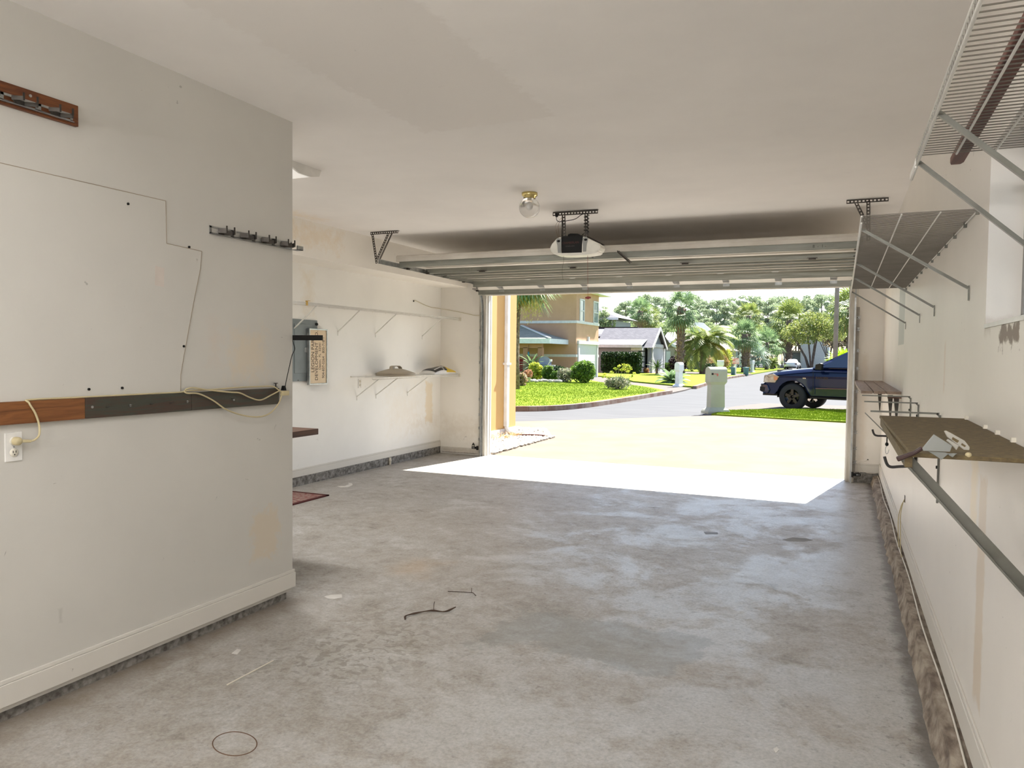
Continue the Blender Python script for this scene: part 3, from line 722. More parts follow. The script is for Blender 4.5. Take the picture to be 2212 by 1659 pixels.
# loose cable across the corner
t = thing('wall_wire', (XL, 9.4, 2.2), 'thin beige wire sagging from a wall clip across the far left corner', 'wire')
wp = [(XL + .006, 9.369, 2.275), (XL + .006, 9.45, 2.278), (XL + .006, 9.66, 2.24), (XL + .006, 9.88, 2.215), (XL + .006, 10.12, 2.212), (XL + .03, 10.165, 2.208), (-5.45, YD - .008, 2.182), (-5.25, YD - .008, 2.145), (-5.05, YD - .008, 2.105), (-4.93, YD - .008, 2.10)]
MB().tube(bez(wp, 5), .0035, 6).build('cable', m_cordb, t)
MB().box(XL, 9.36, 2.262, XL + .012, 9.375, 2.285).build('clip', m_galvd, t)
# capped pipe hole at the floor
t = thing('pipe_stub', (-5.06, YD, .105), 'small broken pipe stub opening low on the front wall beside the left door track', 'pipe')
MB().prism([(-5.085, .105), (-5.035, .105), (-5.038, .16), (-5.055, .19), (-5.066, .185), (-5.083, .15)], 'y', YD - .004, YD).build('collar', m_galvd, t)
MB().lathe([(.018, -.010), (.018, 0), (.010, -.008), (.0, -.006)], (-5.06, YD - .003, .135), 16, 'y').build('pipe_end', m_plast, t)
t = thing('pipe_stub', (XL, 8.05, 0), 'white capped pipe stub against the base of the far left wall', 'pipe')
MB().cyl((XL + .03, 8.735, 0), (XL + .03, 8.735, .10), .016).cyl((XL + .03, 8.735, .05), (XL + .03, 8.735, .075), .02).build('pipe', m_plast, t)

# ------------------------------------------------------------------ wire shelves
def wire_shelf(nm, label, x0, xw, y0, y1, z, side, mt, brace_y, foot_z, group=None, lip=.030, rw=.0017, bar_m=None, ext=0.0, clips=True):
    """x0 front edge, xw wall; side +1 wall at larger x"""
    t = thing(nm, ((x0 + xw) / 2, (y0 + y1) / 2, z - lip), label, 'wire shelf', group)
    wd = MB(); L = xw - x0
    nn = int((y1 - y0) / .0254)
    for i in range(nn + 1):
        y = y0 + (y1 - y0) * i / nn
        wd.tube([(xw - side * .004, y, z), (x0 + side * .004, y, z), (x0, y, z - .004), (x0, y, z - lip)], rw, 5, smooth=False)
    wd.build('wire_deck', mt, t)
    rl = MB()
    for xx, zz, rr in ((xw - side * .006, z - .004, .003), (x0 + L * .35, z - .004, .003), (x0 + L * .68, z - .004, .003)):
        rl.cyl((xx, y0 - .003, zz), (xx, y1 + .003, zz), rr, n=6)
    rl.build('runner', m_wire, t)
    lp = MB()
    for zz in (z - .003, z - lip): lp.cyl((x0, y0 - .003 - ext * (zz < z - .01), zz), (x0, y1 + .003, zz), .0036, n=6)
    lp.build('front_lip', m_wire, t)
    for by in brace_y:
        br = MB(); xf = xw - side * .002
        br.bar((x0 + side * .004, by, z - lip + .004), (xf - side * .004, by, foot_z + .02), .013, .011)
        br.box(xf, by - .006, foot_z - .03, xf - side * .004, by + .006, foot_z + .03)
        br.build('brace', bar_m or m_wired, t)
    if clips:
        ck = MB(); k = max(3, int((y1 - y0) / .3))
        for i in range(k + 1):
            y = y0 + (y1 - y0) * (i + .02) / (k + .04)
            ck.box(xw, y - .006, z - (.020 if side > 0 else .009), xw - side * .012, y + .006, z + .006)
        ck.build('wall_clips', m_wired if side > 0 else m_plast, t)
    return t
wire_shelf('wire_shelf', 'long white wire shelf high on the far left wall with gold clip on its lip', -5.30, XL, 6.2, YD - .012, 2.065, -1, m_wire, (6.78, 7.60, 8.41, 9.62), 1.76, 'left wall wire shelves', bar_m=m_wire)
t2 = wire_shelf('wire_shelf', 'lower white wire shelf on the far left wall holding a round lid and a bag', -5.30, XL, 7.86, YD - .012, 1.222, -1, m_wire, (8.00, 8.43, 9.22), .95, 'left wall wire shelves', bar_m=m_wire)
for z in (2.05, 1.205):
    e = MB().box(-5.32, YD - .014, z - .028, -5.285, YD - .001, z + .022)
    e.build('end_bracket', m_plast, [o for o in COL.objects if o.type == 'EMPTY' and o.name.startswith('wire_shelf')][0 if z > 2 else 1])
t = thing('yellow_lip_clip', (-5.3, 7.0, 2.03), 'small amber clip hooked over the front lip of the high left wire shelf', 'clip')
MB().box(-5.306, 7.005 - .42, 2.028, -5.292, 7.030 - .42, 2.078).build('clip', M('amber_plastic', (0.55, 0.33, 0.05), rough=0.4), t)
MB().box(-5.306, 6.585, 2.074, -5.26, 6.61, 2.078).build('clip_tongue', M('amber_plastic_2', (0.55, 0.33, 0.05), rough=0.4), t)
# right side: far large shelf and near shelf
fsh = wire_shelf('wire_shelf', 'large beige wire shelf high on the right wall beside the garage door end', .060, XR, 3.335, 6.79, 2.09, 1, m_wiregrey, (3.515, 4.74, 5.58, 6.76), 1.788, 'right wall wire shelves')
nsh = wire_shelf('wire_shelf', 'nearest wire shelf at the upper right, under a red brown board', .182, XR, -.6, 2.45, 2.10, 1, m_wiregrey, (.9, 1.955, 2.425), 1.80, 'right wall wire shelves')
MB().cyl((.182, 2.44, 2.068), (.182, 2.62, 2.068), .0036, n=6).cyl((.184, 2.44, 2.098), (.182, 2.60, 2.085), .003, n=6).prism([(.178, 2.085), (.186, 2.085), (.186, 2.066), (.178, 2.066)], 'y', 2.45, 2.62).build('lip_tail', m_wire, nsh)
t = thing('loose_board', (.27, 1.5, 2.103), 'narrow red brown wooden board lying on the nearest upper right wire shelf', 'board')
MB().prism([(.255, -.5), (.30, -.5), (.318, 2.600), (.312, 2.622), (.286, 2.622), (.282, 2.60)], 'z', 2.104, 2.122).build('plank', m_redwood, t, bevel=.002)

# round lid on the lower shelf
t = thing('bin_lid', (-5.45, 8.49, 1.224), 'round beige plastic bin lid with a moulded handle on the lower left shelf', 'lid')
MB().lathe([(.0, .098), (.07, .095), (.12, .085), (.20, .060), (.255, .040), (.262, .028), (.246, .026), (.256, .018), (.260, .0), (.235, .0), (.230, .018), (.0, .03)], (-5.37, 8.49, 1.226), 48).build('lid_disc', M('taupe_plastic', (0.40, 0.345, 0.265), rough=0.5), t)
MB().prism([(8.375, 1.305), (8.385, 1.350), (8.43, 1.362), (8.55, 1.362), (8.605, 1.340), (8.615, 1.315), (8.58, 1.345), (8.545, 1.350), (8.44, 1.348), (8.42, 1.305)], 'x', -5.40, -5.345).build('handle', M('taupe_handle', (0.42, 0.365, 0.285), rough=0.5), t, bevel=.004)
# bag
t = thing('product_bag', (-5.43, 9.83, 1.224), 'white black and yellow plastic bag lying on the lower left shelf', 'bag')
def bag_part(nm, mt, v0, v1, off=0.0, u0=0, u1=1):
    b = MB(); nu, nv = 14, 26; vs = []; fs = []
    for j in range(nv + 1):
        v = v0 + (v1 - v0) * j / nv
        hh = .100 * (max(0, 1 - abs(2 * v - 1) ** 2.6)) ** .6 + .006
        for i in range(nu + 1):
            u = u0 + (u1 - u0) * i / nu; a = math.pi * u
            x = -5.57 + .26 * (1 - math.cos(a)) / 2
            z = 1.228 + hh * math.sin(a) ** .7 * (1 + .10 * math.sin(9 * v + 5 * u)) + off if 0 < u < 1 else 1.228
            vs.append((x + off * .5, 9.42 + .70 * v, z))
    for j in range(nv):
        for i in range(nu): k = j * (nu + 1) + i; fs.append((k, k + 1, k + nu + 2, k + nu + 1))
    b.add(vs, fs, True); return b.build(nm, mt, t)
bag_part('bag_body', M('white_bag_plastic', (0.74, 0.73, 0.71), rough=0.35), 0, 1)
MB().box(-5.56, 9.44, 1.225, -5.32, 10.10, 1.229).build('bag_underside', M('white_bag_plastic_2', (0.74, 0.73, 0.71), rough=0.35), t)
bag_part('yellow_print', M('yellow_bag_print', (0.72, 0.50, 0.02), rough=0.35), .52, .94, .003, .22, .96)
bag_part('black_print', M('black_bag_print', (0.012, 0.012, 0.014), rough=0.3), .06, .40, .003, .22, .88)
bag_part('black_print', M('black_bag_print_2', (0.012, 0.012, 0.014), rough=0.3), .44, .56, .0045, .55, .90)
bag_part('white_stripe', M('white_bag_print', (0.76, 0.75, 0.73), rough=0.35), .12, .52, .0055, .66, .72)

# ------------------------------------------------------------------ ceiling globe light
t = thing('globe_ceiling_light', (-2.49, 6.05, ZC), 'clear ribbed glass globe light with a brass base on the ceiling', 'ceiling light')
MB().lathe([(0, 0), (.068, 0), (.068, -.022), (.060, -.030), (.052, -.032), (.052, -.045), (.0, -.045)], (-2.49, 6.05, ZC), 32).build('brass_base', m_brass, t)
gp = []
for k in range(0, 19):
    a = R_(28 + k * (180 - 28) / 18); gp.append((.088 * math.sin(a), -.125 + .088 * math.cos(a)))
go = [(r, z) for r, z in gp]; gi = [(max(0, r - .0025), z + (.0025 if r < .04 else 0)) for r, z in reversed(gp)]
mg, ntg, bsg = nodes('ribbed_globe_glass')
bsg.inputs['Transmission Weight'].default_value = .93; bsg.inputs['Roughness'].default_value = .22; bsg.inputs['Base Color'].default_value = (.93, .92, .90, 1)
g = MB(); nn = 64; pr = go; vs = []; fs = []
for (r, z) in pr:
    for k in range(nn):
        rr = r * (1 + (.012 if k % 2 else 0)); a = 2 * math.pi * k / nn
        vs.append((-2.49 + rr * math.cos(a), 6.05 + rr * math.sin(a), ZC + z))
for i in range(len(pr) - 1):
    for k in range(nn): fs.append((i * nn + k, i * nn + (k + 1) % nn, (i + 1) * nn + (k + 1) % nn, (i + 1) * nn + k))
g.add(vs, fs, True); g.build('glass_globe', mg, t)
MB().cyl((-2.49, 6.05, ZC - .045), (-2.49, 6.05, ZC - .085), .014).build('lamp_holder', m_plast, t)
MB().sphere((-2.49, 6.05, ZC - .115), .020, 14, 10, (1, 1, 1.25)).build('bulb', M('bulb_glass', (0.8, 0.8, 0.78), rough=.2), t)
MB().cyl((-2.515, 5.995, ZC - .045), (-2.515, 5.985, ZC - .050), .004).build('set_screw', m_galvd, t)

# ------------------------------------------------------------------ perforated hanger strips
def perf(b, p0, p1, w, nrm, pitch=.028, th=.0025):
    """flat steel strip with a row of square holes, face normal nrm"""
    p0 = Vector(p0); p1 = Vector(p1); d = p1 - p0; L = d.length; d.normalize(); n = Vector(nrm).normalized()
    a = d.cross(n).normalized(); e = w * .31
    for s in (-1, 1): b.bar(p0 + a * (s * (w / 2 - e / 2)), p1 + a * (s * (w / 2 - e / 2)), e, th, up=n)
    k = max(2, int(L / pitch)); bw = L / k * .45
    for i in range(k + 1):
        c = p0 + d * (L * i / k); b.bar(c - d * min(bw / 2, L * i / k), c + d * min(bw / 2, L * (1 - i / k)), w * .42, th, up=n)
    return b

# ------------------------------------------------------------------ door tracks
def track(sgn, label):
    x = -4.905 if sgn < 0 else .150
    t = thing('door_track', (x, YD - .06, 0), label, 'door track')
    # C channel swept up, round the bend and back under the ceiling
    path = [(x, YD - .075, .0), (x, YD - .075, 2.20)]
    r = .36; cy = YD - .075 - r; cz = 2.20
    for k in range(1, 10):
        a = R_(90 * k / 9); path.append((x, cy + r * math.cos(a), cz + r * math.sin(a)))
    path.append((x, 7.375, 2.575))
    path = [Vector(p) for p in path]; b = MB(); b2 = MB()
    for i in range(len(path) - 1):
        p, q = path[i], path[i + 1]; d = (q - p).normalized(); u = Vector((1, 0, 0)).cross(d).normalized()
        tgt = b if i == 0 else b2
        tgt.bar(p, q, .050, .0025, up=(1, 0, 0))
        for s in (-1, 1): tgt.bar(p + u * (s * .025) + Vector((-sgn * .009, 0, 0)), q + u * (s * .025) + Vector((-sgn * .009, 0, 0)), .0025, .018, up=(1, 0, 0))
    b.build('vertical_rail', m_galv, t); b2.build('horizontal_rail', m_galv, t)
    ang = MB(); xa = x + sgn * .006
    ang.box(xa, YD - .10, .05, xa + sgn * .003, YD - .024, 2.15).box(xa, YD - .026, .05, xa + sgn * .035, YD - .022, 2.15)
    ang.build('flag_angle', M('aged_angle_steel', (0.42, 0.40, 0.36), (0.28, 0.26, 0.23), rough=.6, metal=.3), t)
    for z in (.25, .42, .62, .85, 1.12, 1.40, 1.62, 1.88, 2.02):
        k = MB().box(x + sgn * .010, YD - .05, z - .018, x + sgn * .055, YD - .024, z - .013).box(x + sgn * .010, YD - .05, z + .013, x + sgn * .055, YD - .024, z + .018).box(x + sgn * .04, YD - .055, z - .018, x + sgn * .045, YD - .024, z + .018)
        k.cyl((x + sgn * .03, YD - .05, z), (x + sgn * .03, YD - .06, z), .007, n=8)
        k.build('track_bracket', m_galv, t)
    return t
tl = track(-1, 'left steel garage door track on the front wall, with perforated ceiling hanger')
tr = track(1, 'right steel garage door track on the front wall, with perforated ceiling hanger')
h = MB()
perf(h, (-4.999, 7.35, ZC - .016), (-4.627, 7.35, ZC - .016), .030, (0, -1, 0)); h.box(-4.999, 7.35, ZC - .003, -4.627, 7.385, ZC - .0005)
perf(h, (-4.972, 7.352, 2.885), (-4.912, 7.352, 2.55), .028, (0, -1, 0))
perf(h, (-4.755, 7.352, 2.885), (-4.905, 7.352, 2.60), .028, (0, -1, 0))
h.bar((-4.725, 7.375, 2.885), (-4.885, 7.375, 2.60), .003, .028, up=(0, -1, 0))
h.build('hanger', m_galvd, tl)
h = MB()
perf(h, (.006, 7.29, ZC - .018), (.338, 7.29, ZC - .018), .034, (0, -1, 0)); h.box(.006, 7.29, ZC - .003, .338, 7.325, ZC - .0005)
perf(h, (.082, 7.292, 2.885), (.186, 7.292, 2.66), .030, (0, -1, 0))
perf(h, (.180, 7.290, 2.89), (.190, 7.290, 2.55), .032, (0, -1, 0))
h.build('hanger', m_galvd, tr)

# ------------------------------------------------------------------ the garage door, rolled up under the ceiling
t = thing('garage_door', (-2.35, 8.9, 2.6), 'ribbed steel garage door rolled up overhead beneath the ceiling', 'garage door')
dx0, dx1 = -4.895, .115
def rail(b, y, z0, z1, d=.035):
    """C-shaped stiffening rail: face toward the room, short lips"""
    b.box(dx0, y, z0, dx1, y + .002, z1)
    b.box(dx0, y, z0, dx1, y + d, z0 + .002)
    b.box(dx0, y + d - .002, z0, dx1, y + d, z0 + .012)
top = 2.625
s1 = MB(); sk = MB(); sk.box(dx0, 7.80, top, dx1, 8.425, top + .012)
# painted outer face folded over the leading edge
e = MB(); e.prism([(7.762, 2.618), (7.768, 2.655), (7.762, 2.664), (7.770, 2.684), (7.79, 2.694), (7.83, 2.694), (7.83, 2.640), (7.80, 2.618)], 'x', dx0 - .02, dx1 + .02)
rail(s1, 7.805, 2.556, 2.622, .05)
sec = s1.build('top_section', m_doorsteel, t)
e.build('painted_edge', m_doorface, sec)
s2 = MB(); sk.box(dx0, 8.435, top - .002, dx1, 8.955, top + .010); rail(s2, 8.435, 2.546, 2.602, .05)
for y, a in ((8.64, 2.566), (8.90, 2.564)): rail(s2, y, 2.541 if y < 8.7 else 2.537, a, .03)
s2.build('door_section', m_doorsteel, t)
s3 = MB(); sk.box(dx0, 8.965, top - .006, dx1, 9.40, top + .006)
rail(s3, 9.07, 2.535, 2.551, .03)
rail(s3, 9.345, 2.533, 2.557, .045)
s3.build('door_section', m_doorsteel, t)
# bottom section, tipping down at the bend
s4 = MB()
sk.prism([(9.42, 2.622), (9.80, 2.588), (10.045, 2.398), (10.052, 2.408), (9.808, 2.600), (9.42, 2.634)], 'x', dx0, dx1)
rail(s4, 9.79, 2.491, 2.572, .03)
rail(s4, 9.965, 2.402, 2.459, .03)
s4.box(dx0, 9.965, 2.392, dx1, 10.06, 2.402)
s4.build('bottom_section', m_doorsteel, t)
sk.build('door_skin', m_doorface, t)  # lighter skin colour stands in for the sunlit bright lines between rails
MB().box(dx0 + .1, 10.0, 2.380, dx1 - .05, 10.055, 2.392).build('weather_seal', m_doorface, t)
for i in range(8):
    x = -4.52 + .63 * i
    hg = MB().bar((x, 9.975, 2.468), (x, 9.80, 2.505), .075, .003).bar((x, 9.40, 2.55), (x, 9.43, 2.535), .075, .012)
    hg.box(x - .04, 9.962, 2.425, x + .04, 9.965, 2.462); hg.cyl((x + .015, 9.96, 2.45), (x + .015, 9.95, 2.45), .007, n=8)
    hg.build('hinge', m_galv, t)
for x in (-4.08, -2.9, -1.6, -.3):
    hg = MB().box(x - .05, 8.36, 2.548, x + .05, 8.43, 2.552).box(x - .035, 8.39, 2.535, x + .035, 8.42, 2.548); hg.build('hinge', m_galvd, t)
for y, z in ((7.95, 2.58), (8.43, 2.575), (8.95, 2.575), (9.42, 2.56), (9.86, 2.47)):
    for sg, x in ((-1, dx0), (1, dx1 - .03)):
        r = MB().box(x, y - .05, z - .022, x + .055, y + .05, z - .018).box(x + .02, y - .02, z - .04, x + .05, y + .02, z - .02)
        r.cyl((x + .03, y, z), (x + (-.045 if sg < 0 else .05), y, z), .005, n=8); r.build('roller_bracket', m_galvd, t)
for i, (a, bb) in enumerate((('NT  7', -4.33), ('ZY11', -4.12))):
    text_part('rail_stamp', a, .042, (bb, 8.4345, 2.560), (1, 0, 0), (0, 0, 1), M('stamp_ink%d' % i, (0.20, 0.20, 0.18), rough=.8), t)
text_part('rail_stamp', '8  -  1 -', .040, (-.28, 7.8045, 2.575), (1, 0, 0), (0, 0, 1), m_galvd, t)

# ------------------------------------------------------------------ garage door opener
t = thing('door_opener', (-2.36, 7.1, 2.49), 'black garage door opener with two white light lenses hanging from the ceiling', 'door opener')
OY0, OY1 = 6.90, 7.28
body = MB().prism([(-2.505, 2.500), (-2.508, 2.660), (-2.495, 2.672), (-2.30, 2.662), (-2.292, 2.650), (-2.298, 2.495)], 'y', OY0 + .012, OY1)
body.build('motor_housing', m_black, t, bevel=.004)
MB().prism([(-2.46, 2.668), (-2.455, 2.69), (-2.43, 2.698), (-2.36, 2.694), (-2.335, 2.684), (-2.33, 2.664)], 'y', OY0 + .05, OY1 - .03).build('cap', m_black, t, bevel=.004)
def lens(poly, nm):
    o = MB().prism(poly, 'y', OY0, OY0 + .17).build(nm, M('lens_cream', (0.82, 0.81, 0.74), rough=.35), t, bevel=.014)
    return o
lens([(-2.512, 2.668), (-2.555, 2.650), (-2.605, 2.60), (-2.622, 2.565), (-2.614, 2.53), (-2.585, 2.505), (-2.54, 2.496), (-2.502, 2.496), (-2.506, 2.58)], 'light_lens')
lens([(-2.290, 2.660), (-2.245, 2.642), (-2.165, 2.602), (-2.118, 2.570), (-2.108, 2.545), (-2.125, 2.515), (-2.17, 2.494), (-2.235, 2.488), (-2.300, 2.490), (-2.298, 2.58)], 'light_lens')
MB().prism([(-2.60, 2.512), (-2.56, 2.492), (-2.50, 2.483), (-2.40, 2.479), (-2.25, 2.480), (-2.16, 2.490), (-2.135, 2.505), (-2.30, 2.503), (-2.50, 2.506)], 'y', OY0 - .004, OY0 + .17).build('light_tray', M('lens_cream_2', (0.84, 0.83, 0.77), rough=.35), t, bevel=.004)
for cx, sg in ((-2.527, -1), (-2.262, 1)):
    MB().prism([(cx - .022 * sg, 2.510), (cx - .026 * sg, 2.64), (cx + .012 * sg, 2.652), (cx + .030 * sg, 2.63), (cx + .016 * sg, 2.58), (cx + .010 * sg, 2.51)], 'y', OY0 - .003, OY0 + .001).build('lens_insert', M('grey_lens_insert', (0.30, 0.31, 0.30), rough=.4), t)
    MB().sphere((cx + .004 * sg, OY0 - .002, 2.622), .016, 12, 8, (1.1, .3, .7)).build('lens_latch', m_black, t)
m_brand = M('dull_red_print', (0.085, 0.022, 0.013), rough=.6)
text_part('maker_name', 'CHAMBERLAIN', .0285, (-2.498, OY0 + .0115, 2.594), (1, 0, 0), (0, 0, 1), m_brand, t, sx=.88)
text_part('model_line', 'WHISPER DRIVE', .013, (-2.465, OY0 + .0115, 2.566), (1, 0, 0), (0, 0, 1), M('dull_grey_print', (0.08, 0.075, 0.07), rough=.6), t)
h = MB()
perf(h, (-2.605, 6.925, ZC - .022), (-2.155, 6.945, ZC - .022), .036, (0, -1, 0), .030); h.box(-2.60, 6.93, ZC - .003, -2.155, 6.97, ZC - .0005)
h.build('ceiling_bar', m_galvd, t)
perf(h2 := MB(), (-2.492, 6.922, ZC - .03), (-2.484, 6.93, 2.665), .034, (0, -1, 0)); h2.box(-2.512, 6.925, 2.67, -2.509, 6.955, ZC - .03); h2.build('hanger_strap', m_galvd, t)
perf(h3 := MB(), (-2.268, 6.935, ZC - .03), (-2.262, 6.94, 2.660), .034, (0, -1, 0)); h3.build('hanger_strap', m_galvd, t)
rl = MB().bar((-2.38, OY1 - .02, 2.70), (-2.38, YD - .02, 2.66), .035, .040); rl.build('drive_rail', m_galvd, t)
MB().bar((-2.15, 7.62, 2.60), (-2.06, 7.80, 2.50), .028, .004, up=(1, 0, .3)).bar((-2.13, 7.60, 2.60), (-2.04, 7.78, 2.50), .004, .012, up=(1, 0, .3)).build('door_arm', m_galvd, t)
# power cable: drops from a plug, along the bar, coils down the right strap
cp = [(-2.556, 6.900, ZC - .045), (-2.553, 6.895, ZC - .085), (-2.52, 6.89, ZC - .105), (-2.44, 6.89, ZC - .10), (-2.36, 6.89, ZC - .088), (-2.31, 6.895, ZC - .055), (-2.27, 6.905, ZC - .04)]
for k in range(34):
    a = k * R_(60); cp.append((-2.266 + .024 * math.cos(a), 6.938 + .020 * math.sin(a), ZC - .05 - .0052 * k))
cp += [(-2.30, 6.93, 2.675), (-2.33, 6.98, 2.668)]
MB().tube(bez(cp, 3), .0035, 6).build('power_cable', m_black, t)
MB().box(-2.568, 6.895, ZC - .055, -2.545, 6.915, ZC - .018).build('power_plug', m_black, t, bevel=.003)
wr = MB()
for dx in (0, .022):
    wr.tube(bez([(-2.505 + dx, 6.915, ZC - .06), (-2.53 + dx, 6.905, ZC - .09), (-2.560 + dx, 6.90, 2.78), (-2.558 + dx, 6.905, 2.72), (-2.545 + dx * .5, 6.92, 2.665)], 5), .0016, 5)
wr.build('sensor_wires', M('brown_wire', (0.25, 0.14, 0.08), rough=.5), t)
MB().tube(bez([(-2.502, 6.96, 2.49), (-2.500, 6.96, 2.44), (-2.508, 6.96, 2.38), (-2.512, 6.96, 2.33), (-2.500, 6.955, 2.25)], 5), .0012, 5).build('antenna_wire', m_black, t)
pc = MB().cyl((-2.256, 6.96, 2.49), (-2.246, 6.96, 2.085), .0015, n=6); pc.build('pull_cord', m_red, t)
MB().prism([(-2.272, 2.068), (-2.272, 2.082), (-2.250, 2.088), (-2.244, 2.09), (-2.238, 2.088), (-2.216, 2.084), (-2.216, 2.070), (-2.236, 2.066), (-2.244, 2.060), (-2.252, 2.066)], 'y', 6.953, 6.967).build('pull_handle', m_red, t, bevel=.002)

# ------------------------------------------------------------------ safety sensors by the jambs
for x, sg, lb in ((-4.955, -1, 'black door sensor bracket low on the left door track'), (.168, 1, 'black door sensor bracket low on the right door track')):
    t = thing('door_sensor', (x, YD - .09, .06), lb, 'sensor')
    z = .125 if sg < 0 else .105
    MB().box(x, YD - .10, z - .017, x + sg * .085, YD - .085, z + .017).box(x - sg * .02, YD - .11, z - .032, x + sg * .004, YD - .075, z + .030).build('bracket', m_black, t, bevel=.002)
    MB().cyl((x + sg * .045, YD - .105, z), (x + sg * .045, YD - .099, z), .008).cyl((x + sg * .066, YD - .105, z), (x + sg * .066, YD - .099, z), .006).build('bolt', m_galv, t)
t = thing('sensor_wire', (.3, YD - .03, .2), 'loose white wire looping over the right front baseboard', 'wire')
MB().tube(bez([(.335, YD - .012, .285), (.29, YD - .03, .262), (.245, YD - .03, .255), (.225, YD - .03, .225), (.222, YD - .04, .17), (.245, YD - .06, .125)], 5), .003, 6).tube(bez([(.245, YD - .03, .24), (.25, YD - .035, .19), (.29, YD - .045, .145), (.34, YD - .05, .128), (.40, YD - .05, .128), (.44, YD - .06, .14)], 5), .003, 6).build('cable', m_cordw, t)
MB().cyl((.33, YD - .001, .285), (.33, YD - .005, .285), .009, n=10).build('wire_hole', m_black, t)

# ------------------------------------------------------------------ right wall: shelf board, brackets, tools
def bracket_arm(y, ztop, label, diag=True):
    t = thing('shelf_bracket', (XR - .05, y, .8), label, 'shelf bracket', 'right wall shelf brackets')
    b = MB(); b.bar((.145, y, ztop), (XR - .008, y, ztop), .009, .009); b.bar((XR - .02, y, ztop), (XR - .006, y, ztop - .015), .009, .009); b.build('top_arm', m_wired, t)
    MB().box(XR - .010, y - .006, .80, XR - .001, y + .006, ztop - .008).build('wall_upright', m_wired, t)
    for z in (.85, .98, 1.16): MB().cyl((XR - .010, y, z), (XR - .016, y, z), .008, n=8).build('screw', m_black, t)
    if diag: MB().bar((.12, y + .01, ztop - .010), (XR - .012, y + .01, .90), .024, .005, up=(1, 0, .85)).build('diagonal_strut', m_wired, t)
    return t
bracket_arm(4.31, 1.250, 'grey steel shelf bracket on the right wall, nearest of the three bare ones', True)
bracket_arm(5.46, 1.240, 'grey steel shelf bracket on the right wall, middle of the three bare ones', False)
bracket_arm(6.05, 1.254, 'grey steel shelf bracket on the right wall, farthest of the three bare ones', False)
t = bracket_arm(2.20, 1.255, 'large grey steel bracket under the near end of the flake board shelf', False)
for ch in list(t.children):
    if ch.name.startswith('top_arm'): bpy.data.objects.remove(ch)
MB().bar((.150, 2.20, 1.262), (XR - .006, 2.20, .905), .030, .005, up=(1, 0, .9)).bar((.162, 2.215, 1.262), (XR, 2.215, .925), .004, .028, up=(1, 0, .9)).build('diagonal_strut', m_wired, t)
t = thing('flake_board_shelf', (.31, 2.83, 1.262), 'thick flake board shelf resting on steel brackets on the right wall', 'shelf')
MB().prism([(.166, 2.135), (.462, 2.135), (.462, 3.50), (.152, 3.49)], 'z', 1.274, 1.285).build('board', m_osb, t, bevel=.002)
MB().box(.155, 2.15, 1.246, .172, 3.47, 1.274).build('front_cleat', m_osb, t)
for y in (3.44, 3.02, 2.80, 2.56):
    MB().box(XR - .012, y - .009, 1.285, XR, y + .009, 1.298).build('wall_clip', m_plast, t)

t = thing('slatted_shelf', (.31, 8.5, 1.22), 'warped shelf of three weathered brown planks in the far right corner', 'shelf')
for i, (a, c) in enumerate(((.160, .248), (.256, .345), (.352, .460))):
    b = MB(); vs = []; nn = 14
    for k in range(nn + 1):
        y = 6.98 + (YD - .02 - 6.98) * k / nn; dz = .012 * math.cos(k / nn * 3.0); zt = 1.247 + .012 * (k / nn) + dz * .3
        off = -.010 * math.sin(k / nn * math.pi) if i == 0 else 0
        vs += [(a + off, y, zt - .022), (c, y, zt - .022), (c, y, zt), (a + off, y, zt)]
    fs = [(0, 1, 2, 3), tuple(4 * nn + q for q in (3, 2, 1, 0))]
    for k in range(nn):
        for q in range(4): fs.append((4 * k + q, 4 * k + 4 + q, 4 * k + 4 + (q + 1) % 4, 4 * k + (q + 1) % 4))
    b.add(vs, fs); b.build('plank', m_greyplank, t)
for y, x in ((7.05, .43), (7.35, .40), (8.6, .37)):
    MB().prism([(x - .020, 1.206), (x + .022, 1.206), (x + .010, .99), (x + .002, .99)], 'y', y, y + .03).build('bracket_leg', m_greenwood, t)
MB().box(.36, 6.97, 1.195, .462, 7.0, 1.212).build('cross_cleat', m_darkwood, t)

def hook(y, z, x0, label):
    t = thing('utility_hook', (XR, y, z), label, 'hook', 'black utility hooks on the right wall')
    MB().tube(bez([(XR, y, z), (x0 + .06, y, z - .004), (x0 + .018, y, z - .004), (x0 + .006, y, z + .004), (x0, y, z + .022)], 6), .0042, 8).build('prong', m_blackrub, t)
    MB().box(XR - .004, y - .012, z - .02, XR, y + .012, z + .02).build('plate', m_blackrub, t)
hook(3.62, 1.192, .132, 'black utility hook on the right wall just beyond the flake board shelf')
t = thing('utility_hook', (.2, 2.45, 1.21), 'black utility hook under the flake board shelf, near its close end', 'hook', 'black utility hooks on the right wall')
MB().tube(bez([(.205, 2.45, 1.264), (.204, 2.45, 1.24), (.196, 2.45, 1.215), (.160, 2.45, 1.208), (.140, 2.45, 1.206), (.130, 2.45, 1.214), (.123, 2.45, 1.235)], 6), .0042, 8).build('prong', m_blackrub, t)
t = thing('bungee_cord', (.187, 3.6, 1.13), 'black bungee cord with a bare steel hook hanging behind the flake board shelf', 'bungee cord')
MB().cyl((.186, 3.62, 1.196), (.186, 3.55, 1.20), .0025, n=6).cyl((.186, 3.55, 1.20), (.186, 3.55, 1.165), .0025, n=6).build('cord', m_black, t)
MB().sphere((.186, 3.55, 1.160), .007, 10, 8, (1, 1, 1.2)).build('cord_end', m_black, t)
MB().tube(bez([(.186, 3.55, 1.155), (.181, 3.55, 1.140), (.183, 3.55, 1.122), (.189, 3.55, 1.120), (.193, 3.55, 1.130), (.194, 3.55, 1.138)], 4), .0014, 5).build('hook', m_galv, t)

